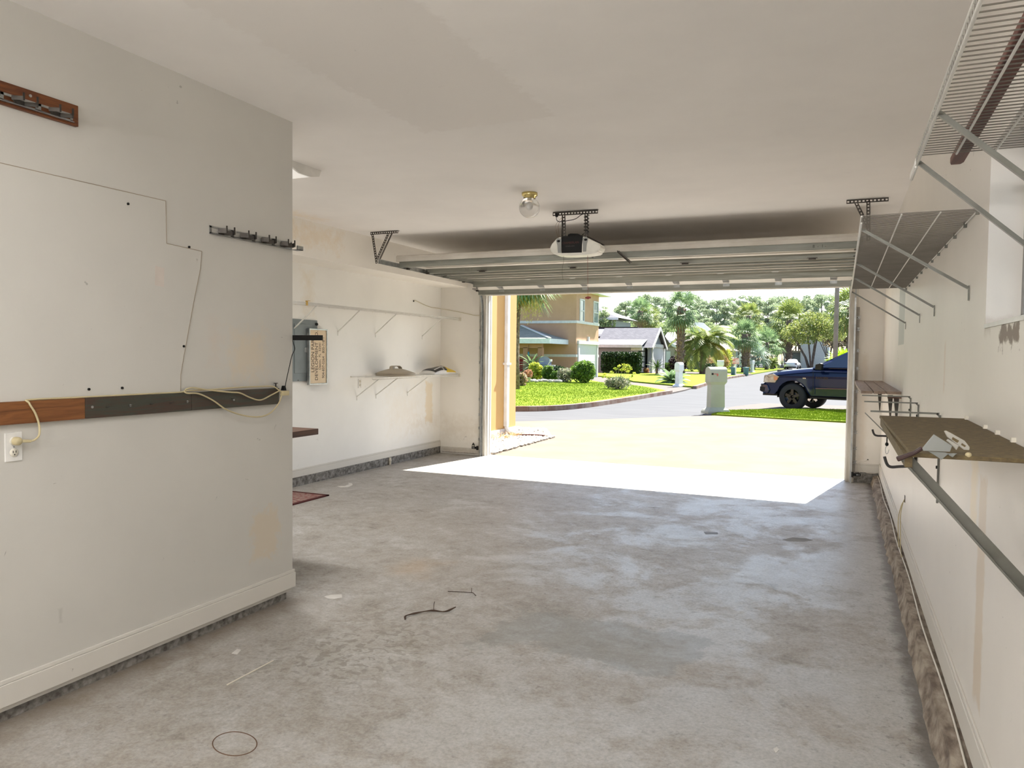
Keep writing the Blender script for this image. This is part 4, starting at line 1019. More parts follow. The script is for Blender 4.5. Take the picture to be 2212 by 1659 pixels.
# tools at the near corner of the flake board: placed on a local frame facing the room
def P2(u, v, y): return at(u, v, Y=y)
t = thing('taping_knife', (.25, 2.12, 1.26), 'steel taping knife with a dark maroon handle on the flake board shelf edge', 'taping knife')
def flat(pts, y, th, nm, mt, par, bev=.0015):
    q = [P2(u, v, y) for u, v in pts]
    return MB().prism([(p.x, p.z) for p in q], 'y', y, y + th).build(nm, mt, par, bevel=bev)
yk = 2.115
flat([(1935, 988), (1974, 975), (1991, 964), (1996, 972), (1975, 984), (1940, 998)], yk, .014, 'handle', m_maroon, t, .003)
flat([(1992, 968), (2017, 938), (2057, 963), (2052, 976), (1994, 974)], yk, .0016, 'blade', M('knife_steel', (0.26, 0.27, 0.26), rough=.4, metal=.4), t)
flat([(2005, 975), (2042, 977), (2050, 980), (2034, 993)], yk + .002, .0016, 'blade_heel', M('knife_steel_2', (0.22, 0.23, 0.22), rough=.4, metal=.4), t)
flat([(2046, 979), (2068, 979), (2058, 988), (2050, 984)], yk + .003, .0016, 'blade_heel', M('knife_steel_3', (0.22, 0.23, 0.22), rough=.4, metal=.4), t)
m_bk = M('aged_white_plastic', (0.42, 0.405, 0.36), rough=.5)
t = thing('plastic_bracket', (.33, 2.12, 1.27), 'white slotted plastic bracket beside the taping knife on the flake board shelf', 'bracket')
flat([(2039, 931), (2044, 930), (2084, 952), (2095, 966), (2094, 973), (2082, 972), (2046, 944)], yk + .03, .006, 'back_plate', m_bk, t, .002)
flat([(2058, 944), (2072, 952), (2068, 957), (2056, 949)], yk + .029, .001, 'slot', m_osb, t, 0)
flat([(2078, 957), (2087, 963), (2084, 966), (2076, 961)], yk + .029, .001, 'slot', m_osb, t, 0)
flat([(2044, 952), (2048, 948), (2072, 963), (2066, 973), (2060, 966)], yk + .02, .008, 'support_rib', m_bk, t, .002)
t = thing('rubber_foot', (.36, 2.12, 1.25), 'small cream rubber knob under the near edge of the flake board shelf', 'knob')
c = P2(2092, 981, 2.14); MB().sphere((c.x, c.y, c.z - .002), .0075, 12, 8, (1, 1, .9)).build('knob', m_cordb, t)

# cables at the foot of the right wall
t = thing('coax_cable', (XR - .02, 6.3, .2), 'pair of beige cables rising from the kerb into a small hole in the right wall', 'cable')
MB().tube(bez([(XR - .002, 6.33, .475), (XR - .015, 6.32, .44), (XR - .03, 6.28, .36), (XR - .03, 6.25, .24), (XR - .03, 6.2, .13), (XR - .035, 6.0, .112)], 6), .0035, 6).tube(bez([(XR - .002, 6.33, .465), (XR - .02, 6.36, .42), (XR - .035, 6.40, .32), (XR - .035, 6.38, .2), (XR - .035, 6.3, .112)], 6), .0035, 6).build('cable', m_cordb, t)
MB().box(XR - .004, 6.31, .45, XR, 6.35, .50).build('wall_plate', m_galvd, t)
t = thing('floor_cable', (XR - .03, 5.0, .104), 'long white cable lying on the concrete kerb along the right baseboard', 'cable')
pts = [(XR - .03 + .006 * math.sin(k * 1.3), YD - .1 - k * .42, .108 + .004 * math.sin(k)) for k in range(0, 31)]
MB().tube(bez(pts, 4), .0045, 6).build('cable', m_cordw, t)

# ------------------------------------------------------------------ small things on the floor
t = thing('twig', (-2.2, 3.8, 0), 'dark curled dry twig on the concrete floor, nearest of the two', 'twig')
MB().tube(bez([(-2.245, 3.66, .004), (-2.262, 3.70, .01), (-2.235, 3.77, .008), (-2.175, 3.84, .010), (-2.10, 3.87, .006), (-2.06, 3.93, .02)], 5), [.003 + .003 * math.sin(k * .5) ** 2 for k in range(26)], 6).tube(bez([(-2.17, 3.86, .01), (-2.18, 3.88, .03), (-2.17, 3.87, .055)], 4), .002, 5).build('stem', M('dry_twig', (0.075, 0.045, 0.03), rough=.9), t)
t = thing('twig', (-2.15, 4.3, 0), 'thin dry twig with a side shoot on the concrete floor, beyond the curled one', 'twig')
MB().tube([(-2.27, 4.22, .003), (-2.17, 4.25, .004), (-2.11, 4.26, .004), (-2.07, 4.22, .003)], .0022, 5).tube([(-2.12, 4.26, .004), (-2.13, 4.28, .025)], .002, 5).build('stem', M('dry_twig_2', (0.075, 0.045, 0.03), rough=.9), t)
t = thing('paint_stick', (-2.45, 2.7, 0), 'thin pale wooden stick lying on the concrete floor', 'stick')
p0 = at(490, 1481, Z=0); p1 = at(591, 1428, Z=0); MB().bar(p0 + Vector((0, 0, .003)), p1 + Vector((0, 0, .003)), .006, .004).build('stick', m_plast, t)
def blot(nm, lb, pts, mt, cat='paint mark'):
    q = [at(u, v, Z=0) for u, v in pts]
    o = MB().prism([(p.x, p.y) for p in q], 'z', 0, .0012).build(nm, mt); tag(o, lb, cat); return o
m_blot = M('dried_white_paint', (0.66, 0.64, 0.60), rough=.7)
blot('paint_spill', 'dried white paint spill on the floor just past the left wall corner', [(700, 1289), (715, 1285), (738, 1284), (739, 1291), (722, 1294), (709, 1293)], m_blot)
blot('paint_spill', 'curved dried white paint smear on the floor beside the red rug', [(728, 1050), (745, 1050), (754, 1046), (752, 1043), (760, 1044), (762, 1048), (752, 1052), (736, 1053)], m_blot)
blot('paint_spill', 'small dried white paint dab on the floor by the base of the left wall', [(500, 1412), (512, 1402), (521, 1404), (512, 1414)], m_blot)
blot('paint_spill', 'tiny round dried white paint spot on the floor near the bottom centre', [(1670, 1618), (1678, 1614), (1683, 1620), (1676, 1627)], m_blot)
ring = [at(505 + 50 * math.cos(a) + (4 if math.cos(a) < 0 else 0), 1607 + 26 * math.sin(a), Z=0) for a in [k * math.pi / 20 for k in range(-30, 11)]]
o = MB().tube([Vector((p.x, p.y, .0004)) for p in ring], .0022, 5).build('ring_stain', M('brown_ring_stain', (0.13, 0.07, 0.04), rough=.9)); tag(o, 'faint brown ring stain on the floor at the lower left', 'stain')
blot('oil_spot', 'small dark oil spot on the concrete in front of the sunlit doorway', [(1520, 1149), (1550, 1150), (1551, 1154), (1524, 1154)], M('oil_stain', (0.17, 0.165, 0.16), rough=.6), 'stain')
blot('oil_spot', 'wide dark oval stain on the concrete near the right kerb', [(1690, 1166), (1712, 1161), (1742, 1163), (1756, 1167), (1735, 1170), (1705, 1169)], M('oil_stain_2', (0.20, 0.19, 0.17), rough=.7), 'stain')

# ================================================================== OUTSIDE
def slab(poly, z0, z1, nm, mt, kind='structure'):
    o = MB().prism(poly, 'z', z0, z1).build(nm, mt); o['kind'] = kind; return o
def grid_lawn(poly, nm, mt, zf, step=1.2, z0=-.05):
    """a lawn cut from its outline, triangulated, with gentle relief"""
    bm = bmesh.new(); vs = [bm.verts.new((x, y, 0)) for x, y in poly]; f = bm.faces.new(vs)
    bmesh.ops.triangulate(bm, faces=[f])
    for _ in range(4):
        bmesh.ops.subdivide_edges(bm, edges=[e for e in bm.edges if e.calc_length() > step], cuts=1)
        bmesh.ops.triangulate(bm, faces=bm.faces[:])
    for v in bm.verts: v.co.z = zf(v.co.x, v.co.y)
    rim = [e for e in bm.edges if e.is_boundary]
    r = bmesh.ops.extrude_edge_only(bm, edges=rim)
    for g in r['geom']:
        if isinstance(g, bmesh.types.BMVert): g.co.z = z0
    bmesh.ops.recalc_face_normals(bm, faces=bm.faces)
    me = bpy.data.meshes.new(nm); bm.to_mesh(me); bm.free(); me.materials.append(mt)
    o = bpy.data.objects.new(nm, me); COL.objects.link(o); o['kind'] = 'structure'; return o

slab([(-260, 8), (120, 8), (120, 420), (-260, 420)], -.30, -.08, 'ground', m_far)
slab([(-60, 13), (40, 13), (30, 60), (12, 230), (-60, 230)], -.20, -.03, 'street', m_asphalt)
slab([(-4.86, 10.33), (6, 10.33), (7, 20.6), (.17, 19.5), (-3.03, 20.16), (-3.44, 19.73), (-5.25, 17.5), (-6.81, 15.84), (-10, 13.8), (-10, 10.33)], -.2, -.006, 'driveway', m_drive)
struct(MB().box(XL - .15, 10.33, -.3, -4.87, 13.0, -.008).build('garden_bed', m_mulch))
kc = [(-40, 15.6), (-16, 16.9), (-10.5, 17.9), (-8.16, 19.04), (-7.35, 19.97), (-7.0, 21.3), (-6.85, 22.9), (-6.70, 25.6), (-6.62, 29.0), (-6.50, 31.5)]
lawn1 = kc + [(-7.0, 33.0), (-8.0, 34.8), (-9.55, 37.0), (-12.1, 40.2), (-14.0, 43.5), (-17, 46.4), (-40, 46.4)]
grid_lawn([(x - .12, y + (.12 if y < 20 else 0)) for x, y in lawn1], 'front_lawn', m_grass, lambda x, y: .085 + .03 * math.sin(x * .6) * math.cos(y * .5), 1.5)
def kerb(pts, nm, w=.17, h=.11, mt=m_kerb):
    P = bez([(x, y, 0) for x, y in pts], 5); b = MB()
    for i in range(len(P) - 1): b.bar(P[i] + Vector((0, 0, h / 2 - .03)), P[i + 1] + Vector((0, 0, h / 2 - .03)), w, h + .06)
    o = b.build(nm, mt); o['kind'] = 'structure'; return o
kerb(kc, 'kerb_front')
kerb([(-6.46, 36.9), (-6.78, 42.2), (-7.15, 50), (-7.41, 55.2), (-7.36, 62.8), (-7.4, 70)], 'kerb_far', .2)
slab([(-6.50, 31.55), (-6.42, 31.2), (-6.46, 34.5), (-6.6, 36.9), (-7.9, 38.4), (-10.8, 42.3), (-12.9, 47.5), (-15.6, 51.4), (-15.8, 46.7), (-14.0, 43.6), (-12.1, 40.3), (-9.55, 37.05), (-8, 34.9), (-7.0, 33.1)], -.1, .025, 'side_driveway', m_walkway)
grid_lawn([(-6.55, 36.9), (-6.85, 42.2), (-7.2, 50), (-7.45, 55.2), (-7.4, 62.8), (-12, 63.5), (-17, 66.2), (-19, 60), (-16, 52), (-12.9, 47.6), (-10.9, 42.4), (-8.0, 38.6)], 'middle_lawn', m_grass, lambda x, y: .07 + .03 * math.sin(x * .5 + y * .3), 3)
slab([(-7.2, 63.5), (-7.2, 70), (-17.5, 80), (-17.5, 66.8), (-12, 64)], -.1, .02, 'side_driveway_far', m_walkway)
grid_lawn([(-7.3, 70.2), (-7.3, 83), (-6.9, 110), (-20, 128), (-30, 84), (-17.5, 80.3)], 'rear_lawn', m_grass, lambda x, y: .06, 6)
# right lawn, mounded toward the truck's drive
grid_lawn([(-3.1, 20.30), (-2.4, 20.1), (-1.2, 19.78), (.17, 19.62), (7, 20.75), (7, 23.4), (.4, 22.95), (-1.2, 22.6), (-2.3, 22.3), (-2.85, 22.0), (-3.05, 21.6)], 'right_lawn', m_grass,
          lambda x, y: .03 + max(0, (y - 20.3)) * .030 * min(1, max(0, (x + 3) / 2.2)), .8)
slab([(-3.3, 20.3), (-3.12, 20.2), (-3.05, 21.6), (-2.85, 22.0), (-2.3, 22.3), (-1.0, 22.6), (7, 23.4), (7, 27.4), (-2.4, 26.6), (-3.0, 24.5), (-3.35, 21.8)], -.15, -.012, 'truck_driveway', m_walkway)
# grass blades along the near lawns: one uncountable mass each
def blades(nm, poly, n, h, zf, seed, mt, label):
    rg = np.random.default_rng(seed); P = np.array(poly); lo, hi = P.min(0), P.max(0)
    def inside(x, y):
        c = False; j = len(P) - 1
        for i in range(len(P)):
            if (P[i, 1] > y) != (P[j, 1] > y) and x < (P[j, 0] - P[i, 0]) * (y - P[i, 1]) / (P[j, 1] - P[i, 1]) + P[i, 0]: c = not c
            j = i
        return c
    vs = []; fs = []
    while len(fs) < n:
        x, y = rg.uniform(lo, hi)
        if not inside(x, y): continue
        a = rg.uniform(0, math.pi); z = zf(x, y); w_ = .007; hh = h * rg.uniform(.6, 1.3); dx, dy = math.cos(a) * w_, math.sin(a) * w_
        k = len(vs); tx_, ty = rg.normal(0, h * .35, 2)
        vs += [(x - dx, y - dy, z), (x + dx, y + dy, z), (x + tx_, y + ty, z + hh)]; fs.append((k, k + 1, k + 2))
    me = bpy.data.meshes.new(nm); me.from_pydata(vs, [], fs); me.materials.append(mt)
    o = bpy.data.objects.new(nm, me); COL.objects.link(o); tag(o, label, 'grass', None, 'stuff'); return o
blades('lawn_grass', [(-3.05, 20.34), (-1.2, 19.85), (.17, 19.7), (1.5, 20.1), (1.5, 23.0), (.4, 22.9), (-1.2, 22.55), (-2.3, 22.25), (-2.9, 21.8)], 30000, .026,
       lambda x, y: .03 + max(0, (y - 20.3)) * .030 * min(1, max(0, (x + 3) / 2.2)), 3, m_blade, 'short bright green grass of the right lawn in front of the truck')
blades('lawn_grass', [(-14, 17.6), (-10.5, 18.1), (-8.3, 19.2), (-7.5, 20.1), (-7.15, 21.3), (-6.98, 25.6), (-6.8, 29), (-7.2, 32.6), (-9.6, 36.8), (-12, 39.9), (-18, 40)], 60000, .034,
       lambda x, y: .085 + .03 * math.sin(x * .6) * math.cos(y * .5), 4, m_blade, 'bright green grass of the front lawn behind the curved kerb')

# yellow wing of the house with its downspout
t = thing('yellow_house_wing', (-9, 12, 0), 'yellow stucco wall of the house just outside the left of the garage opening', 'wall')
MB().box(-12, 10.34, .13, -5.80, 13.5, 5.6).build('stucco_wall', m_yellow, t)
MB().box(-12, 10.34, -.1, -5.775, 13.47, .13).build('footing', M('footing_concrete', (0.5, 0.45, 0.42), rough=.9), t)
MB().box(-12.3, 10.34, 5.6, -5.2, 14.1, 5.75).build('eave', m_trimw, t)
t = thing('downspout', (-5.76, 13.0, 0), 'white rain downspout on the yellow stucco wall', 'downspout')
MB().box(-5.80, 12.93, .17, -5.73, 13.04, 5.6).build('pipe', m_trimw, t, bevel=.008)
MB().tube(bez([(-5.765, 12.985, .22), (-5.76, 12.985, .14), (-5.70, 12.985, .07), (-5.58, 12.98, .035), (-5.48, 12.98, .03)], 5), .042, 8).build('elbow', m_trimw, t)
MB().box(-5.803, 12.88, 1.33, -5.722, 13.09, 1.37).build('strap', m_trimw, t)
# pebble bed: uncountable
pb = MB(); rg = np.random.default_rng(5)
ico = [(0, 0, 1), (1, 0, 0), (0, 1, 0), (-1, 0, 0), (0, -1, 0), (0, 0, -1)]
fo = [(0, 1, 2), (0, 2, 3), (0, 3, 4), (0, 4, 1), (5, 2, 1), (5, 3, 2), (5, 4, 3), (5, 1, 4)]
for _ in range(3200):
    y = rg.uniform(10.45, 14.4); x = rg.uniform(-5.78, -4.83) if y < 13.2 else rg.uniform(-6.3, -4.95 - (y - 13.2) * .45)
    r = rg.uniform(.018, .040); sc_ = rg.uniform(.6, 1.2, 3)
    pb.add([(x + a * r * sc_[0], y + b_ * r * sc_[1], .004 + r * .5 + c_ * r * .55 * sc_[2]) for a, b_, c_ in ico], fo)
o = pb.build('pebbles', m_peb); tag(o, 'white landscape pebbles along the foot of the yellow wall', 'pebbles', None, 'stuff')
struct(MB().prism([(-5.8, 13.0), (-4.87, 13.0), (-4.95, 13.2), (-5.6, 14.6), (-6.4, 14.6), (-6.4, 13.0)], 'z', -.1, -.002).build('garden_bed_end', m_mulch))
b = MB()
for i in range(60):
    x = -5.72 + rg.uniform(0, .35); y = 11.9 + rg.uniform(0, 1.0)
    b.tube([(x, y, 0), (x + rg.normal(0, .02), y + rg.normal(0, .02), .05), (x + rg.normal(0, .06), y + rg.normal(0, .06), .09)], .003, 4)
o = b.build('dry_groundcover', M('dry_stems', (0.55, 0.33, 0.12), rough=.9)); tag(o, 'dry orange groundcover stems by the footing of the yellow wall', 'plant', None, 'stuff')
MB_e = MB().tube(bez([(-5.62, 12.82, .03), (-5.50, 12.86, .035), (-5.30, 12.94, .04), (-5.10, 12.98, .04), (-4.93, 13.0, .03)], 5), .014, 6).build('bed_edging', m_redwood)
tag(MB_e, 'dark plastic edging strip in the white pebbles beside the downspout', 'edging')

# ------------------------------------------------------------------ foliage generators (numpy)
def mesh_np(nm, vs, fs, mt):
    me = bpy.data.meshes.new(nm); me.from_pydata([tuple(v) for v in vs], [], [tuple(f) for f in fs]); me.materials.append(mt); me.update(); return me
def part_np(nm, vs, fs, mt, parent):
    o = bpy.data.objects.new(nm, mesh_np(nm, vs, fs, mt)); COL.objects.link(o); o.parent = parent; return o
def leaf_cloud(blobs, n, size, seed, flat=.0, surf=.55, droop=0.0):
    """n small leaf sprays (two crossed triangles) scattered through ellipsoids; blobs [(c, (rx,ry,rz))]"""
    rg = np.random.default_rng(seed)
    wts = np.array([b[1][0] * b[1][1] * b[1][2] for b in blobs]) ** .67; wts /= wts.sum()
    idx = rg.choice(len(blobs), n, p=wts)
    C = np.array([b[0] for b in blobs])[idx]; Rr = np.array([b[1] for b in blobs])[idx]
    d = rg.normal(size=(n, 3)); d /= np.linalg.norm(d, axis=1)[:, None]
    rr = surf + (1 - surf) * rg.random(n) ** .5
    p = C + d * Rr * rr[:, None]
    a = rg.normal(size=(n, 3)); a[:, 2] *= (1 - flat); a /= np.linalg.norm(a, axis=1)[:, None]
    b = np.cross(a, rg.normal(size=(n, 3))); b /= np.linalg.norm(b, axis=1)[:, None]
    s = size * rg.uniform(.6, 1.4, n)[:, None]
    v = np.empty((n, 4, 3)); v[:, 0] = p - a * s; v[:, 1] = p + b * s * .42; v[:, 2] = p + a * s; v[:, 3] = p - b * s * .42
    v[:, 2, 2] -= droop * s[:, 0]
    f = np.arange(n * 4).reshape(n, 4)
    return v.reshape(-1, 3), f
def trunk_np(mb, pts, r0, r1, n=8):
    k = len(pts); mb.tube(pts, [r0 + (r1 - r0) * i / (k - 1) for i in range(k)], n); return mb

def local_thing(nm, label, cat, group=None):
    return thing(nm, (0, 0, 0), label, cat, group)

def shrub(nm, loc, w, h, mt, label, n=1500, size=.07, seed=1, d=None, flowers=None, fl_mt=None, blobs=None, group=None, cat='shrub'):
    t = thing(nm, loc, label, cat, group)
    d = d or w
    rg = np.random.default_rng(seed)
    if blobs is None:
        blobs = [((0, 0, h * .5), (w * .5, d * .5, h * .5))]
        for _ in range(7):
            a = rg.uniform(0, 6.28); blobs.append(((math.cos(a) * w * .25, math.sin(a) * d * .25, h * rg.uniform(.4, .75)), (w * .24, d * .24, h * .27)))
    v, f = leaf_cloud(blobs, n, size, seed, surf=.45); v = v[:, :]; v[:, 2] = np.maximum(v[:, 2], .01)
    part_np('foliage', v, f, mt, t)
    st = MB()
    for _ in range(6):
        a = rg.uniform(0, 6.28); st.tube([(0, 0, 0), (math.cos(a) * w * .12, math.sin(a) * d * .12, h * .3), (math.cos(a) * w * .28, math.sin(a) * d * .28, h * .7)], [.02, .014, .006], 5)
    s_ = st.build('stems', m_barkp, t); s_.location = -Vector(t.location) * 0
    for vv in s_.data.vertices: vv.co += Vector(t.location)
    if flowers:
        v, f = leaf_cloud(blobs, flowers, size * .8, seed + 9, surf=.9); v[:, 2] = np.maximum(v[:, 2], .05); part_np('flowers', v, f, fl_mt, t)
    return t

# ------------------------------------------------------------------ palms
def fan_leaf(rg, vs, fs, base, az, el, size, droop, seg=15, spread=R_(200), pet=.55):
    d = Vector((math.cos(az) * math.cos(el), math.sin(az) * math.cos(el), math.sin(el)))
    hub = Vector(base) + d * size * pet - Vector((0, 0, size * pet * droop * .35))
    side = d.cross(Vector((0, 0, 1))).normalized(); upv = side.cross(d).normalized()
    k = len(vs); wp = side * .012 * size
    vs += [Vector(base) - wp, Vector(base) + wp, hub + wp, hub - wp]; fs.append((k, k + 1, k + 2, k + 3))
    for i in range(seg):
        a = -spread / 2 + spread * i / (seg - 1)
        dd = (d * math.cos(a) + side * math.sin(a) + upv * .12 * math.cos(a)).normalized()
        L = size * (.62 + .12 * math.cos(a)) * rg.uniform(.9, 1.08); w_ = side * math.cos(a) * .034 * size + d * -math.sin(a) * .034 * size
        mid = hub + dd * L * .6 - Vector((0, 0, droop * L * .10)); tip = hub + dd * L - Vector((0, 0, droop * L * .55))
        k = len(vs); vs += [hub, mid - w_, tip, mid + w_]; fs.append((k, k + 1, k + 2, k + 3))
def fan_palm(nm, label, hgt, tr, cr, nleaf, seed, skirt=10, lo_el=-35, leaf_mt=None, trunk_mt=None, group=None, seeds=0, cat='palm tree', lean=0.0):
    rg = np.random.default_rng(seed); t = local_thing(nm, label, cat, group)
    MBt = MB(); pts = [(lean * (k / 6) ** 2, .02 * math.sin(k), hgt * k / 6) for k in range(7)]
    MBt.tube(pts, [tr * (1.25 if k == 0 else 1.05 - .1 * math.sin(k)) for k in range(7)], 10)
    rg2 = np.random.default_rng(seed + 5)
    for k in range(int(hgt * 9)):   # old leaf bases
        z = hgt * (k + .5) / (hgt * 9); a = k * 2.4; c = Vector((lean * (z / hgt) ** 2 + math.cos(a) * tr, math.sin(a) * tr, z))
        MBt.bar(c, c + Vector((math.cos(a) * tr * .45, math.sin(a) * tr * .45, tr * .8)), tr * .7, tr * .15)
    MBt.build('trunk', trunk_mt or m_bark, t)
    top = Vector((lean, 0, hgt)); vs = []; fs = []
    for i in range(nleaf):
        el = R_(lo_el + (80 - lo_el) * ((i + .5) / nleaf) ** 1.15); az = i * 2.39996 + rg.uniform(-.2, .2)
        fan_leaf(rg, vs, fs, top + Vector((0, 0, tr * .5 * math.sin(el))), az, el, cr * rg.uniform(.85, 1.1), 1.0 - .7 * max(0, math.sin(el)))
    part_np('crown', vs, fs, leaf_mt or m_leaffan, t)
    if skirt:
        vs = []; fs = []
        for i in range(skirt):
            fan_leaf(rg, vs, fs, top, i * 2.39996, R_(rg.uniform(-75, -50)), cr * .75, 1.0, seg=8, spread=R_(90))
        part_np('dead_fronds', vs, fs, m_leafdry, t)
    return t
def feather_palm(nm, label, hgt, tr, L, nleaf, seed, leaf_mt, leaf_mt2=None, lo_el=-20, group=None, cat='palm tree', arch=.9, trunk_mt=None, lw=.30):
    rg = np.random.default_rng(seed); t = local_thing(nm, label, cat, group)
    if hgt > 0:
        mb = MB(); mb.tube([(0, 0, hgt * k / 5) for k in range(6)], [tr * (1.3 if k == 0 else 1.0) for k in range(6)], 10)
        for k in range(int(hgt * 12)):
            z = hgt * (k + .5) / (hgt * 12); a = k * 2.4; c = Vector((math.cos(a) * tr, math.sin(a) * tr, z)); mb.bar(c, c + Vector((math.cos(a) * tr * .3, math.sin(a) * tr * .3, tr * .6)), tr * .6, tr * .2)
        mb.build('trunk', trunk_mt or m_bark, t)
    A = ([], []); B = ([], [])
    for i in range(nleaf):
        el = R_(lo_el + (85 - lo_el) * ((i + .5) / nleaf)); az = i * 2.39996 + rg.uniform(-.15, .15)
        vs, fs = B if (leaf_mt2 and math.degrees(el) < 28 and -1.35 < math.atan2(math.sin(az), math.cos(az)) < .75) else A
        h = Vector((math.cos(az), math.sin(az), 0)); side = Vector((-math.sin(az), math.cos(az), 0)); LL = L * rg.uniform(.85, 1.1)
        pts = []; p = Vector((0, 0, hgt)); e = el
        for k in range(13):
            pts.append(p.copy()); p = p + (h * math.cos(e) + Vector((0, 0, math.sin(e)))) * (LL / 12); e -= arch * R_(8.5)
        for k in range(12):
            d = (pts[k + 1] - pts[k]).normalized(); up = side.cross(d)
            q = len(vs); w_ = side * .018 * L * (1 - k / 13); vs += [pts[k] - w_, pts[k] + w_, pts[k + 1] + w_ * .8, pts[k + 1] - w_ * .8]; fs.append((q, q + 1, q + 2, q + 3))
            if k < 1: continue
            for m_ in range(3):
                b = pts[k] + (pts[k + 1] - pts[k]) * (m_ / 3); ll = L * lw * math.sin(math.pi * min(1, (k + m_ / 3) / 12.5) ** .7) + .03 * L
                for s in (-1, 1):
                    tip = b + side * s * ll * .75 + d * ll * .55 + up * ll * .10 - Vector((0, 0, ll * .32)); wv_ = d * .016 * L
                    q = len(vs); vs += [b - wv_, (b + tip) / 2 + wv_ * 1.2, tip, (b + tip) / 2 - wv_]; fs.append((q, q + 1, q + 2, q + 3))
    part_np('crown', *A, leaf_mt, t)
    if B[0]: part_np('yellow_fronds', *B, leaf_mt2, t)['label'] = 'fronds turning yellow'
    return t

# ------------------------------------------------------------------ trees
def pine(seed, label, H=14.0):
    rg = np.random.default_rng(seed); t = local_thing('pine_tree', label, 'pine tree', 'tall pines beyond the houses')
    mb = MB(); lean = rg.normal(0, .5)
    tp = [(lean * (k / 6) ** 2, 0, H * .93 * k / 6) for k in range(7)]; trunk_np(mb, tp, .20, .07, 7)
    blobs = []; nb = 13
    for i in range(nb):
        z = H * (.42 + .55 * i / (nb - 1)); a = i * 2.4 + rg.uniform(-.4, .4); r = (3.1 * math.sin(math.pi * min(1, .25 + .72 * i / nb)) + .3) * rg.uniform(.7, 1.1)
        c = Vector((lean * (z / H) ** 2 + math.cos(a) * r * .7, math.sin(a) * r * .7, z)); mb.tube([(lean * (z / H) ** 2, 0, z - .8), tuple(c)], [.06, .02], 5)
        blobs.append((tuple(c), (rg.uniform(.9, 1.5), rg.uniform(.9, 1.5), rg.uniform(.45, .75))))
        blobs.append((tuple(c + Vector((rg.normal(0, .7), rg.normal(0, .7), .35))), (.8, .8, .4)))
    mb.build('trunk', m_barkp, t)
    v, f = leaf_cloud(blobs, 5200, .20, seed, surf=.25); part_np('crown', v, f, m_leafpine, t)
    return t
def broad(seed, label, H=8.0, W=6.0, mt=None, nm='broadleaf_tree', n=5200, size=.20, group=None, cat='tree', low=.3, flowers=0):
    rg = np.random.default_rng(seed); t = local_thing(nm, label, cat, group)
    mb = MB(); blobs = []
    for i in range(16):
        a = i * 2.4; r = W * .36 * math.sqrt((i + .5) / 16); z = H * (low + .12 + (.82 - low) * (1 - (r / (W * .5)) ** 2) * rg.uniform(.55, 1.0))
        c = (math.cos(a) * r, math.sin(a) * r, z); blobs.append((c, (W * .16, W * .16, H * .12)))
        if i % 3 == 0: mb.tube([(rg.normal(0, .12), rg.normal(0, .12), 0), (c[0] * .3, c[1] * .3, H * low), (c[0], c[1], z)], [.09, .07, .03], 6)
    mb.build('trunk', m_barkp, t)
    v, f = leaf_cloud(blobs, n, size, seed, surf=.35); part_np('crown', v, f, mt or m_leafoak, t)
    if flowers:
        v, f = leaf_cloud(blobs, flowers, size * .9, seed + 3, surf=.95); part_np('blossom', v, f, m_flow, t)
    return t

# pines: three originals, then copies
pine_pos = []
PX = [(1318, 668, 150), (1338, 652, 160), (1357, 640, 158), (1381, 634, 165), (1404, 628, 150), (1425, 634, 170), (1446, 640, 160), (1492, 628, 165), (1512, 636, 170), (1530, 640, 160), (1549, 640, 150),
      (1566, 636, 152), (1586, 646, 165), (1604, 640, 160), (1624, 630, 152), (1641, 632, 158), (1660, 634, 150), (1682, 630, 160), (1704, 634, 156), (1722, 640, 168), (1738, 638, 150), (1756, 630, 158), (1776, 626, 150), (1794, 628, 160), (1822, 650, 150), (1845, 640, 155),
      (1290, 655, 160), (1262, 640, 155)]
protos = [pine(11 + i, 'tall pine with an open green crown on the skyline') for i in range(3)]
def rank(i): return ['leftmost', 'second from the left', 'third from the left'][i] if i < 3 else None
for i, (u, v, Y) in enumerate(PX):
    b = at(u, v, Y=Y); H = b.z - .9
    o = protos[i] if i < 3 else copy_tree(protos[i % 3])
    o.location = (b.x, b.y, -.08); s = H / 14.0; o.scale = (s, s, s); o.rotation_euler.z = i * 1.3
    o['label'] = 'tall pine with an open green crown on the skyline beyond the houses'
# denser trees below the pines
u0 = broad(31, 'rounded dark green tree', 8, 7); u1 = broad(32, 'rounded dark green tree', 8, 7, n=4600)
for i, (u, v, Y) in enumerate([(1306, 690, 120), (1334, 692, 126), (1362, 694, 120), (1428, 690, 128), (1450, 700, 124), (1490, 704, 118), (1536, 700, 126), (1562, 702, 120), (1584, 708, 128), (1632, 702, 122), (1652, 706, 118), (1676, 708, 125), (1700, 704, 140), (1730, 690, 150), (1765, 690, 140), (1794, 690, 118), (1822, 700, 110), (1848, 690, 112), (1640, 745, 128), (1668, 740, 131), (1600, 740, 132), (1690, 745, 150)]):
    b = at(u, v, Y=Y); o = (u0, u1)[i] if i < 2 else copy_tree((u0, u1)[i % 2])
    s = (b.z + .2) / 8.0; o.location = (b.x, b.y, -.08); o.scale = (s * 1.05, s * 1.05, s); o.rotation_euler.z = i * 1.7
    o['label'] = 'rounded green tree in the belt of woods beneath the tall pines'; o['group'] = 'leafy trees in the belt of woods'

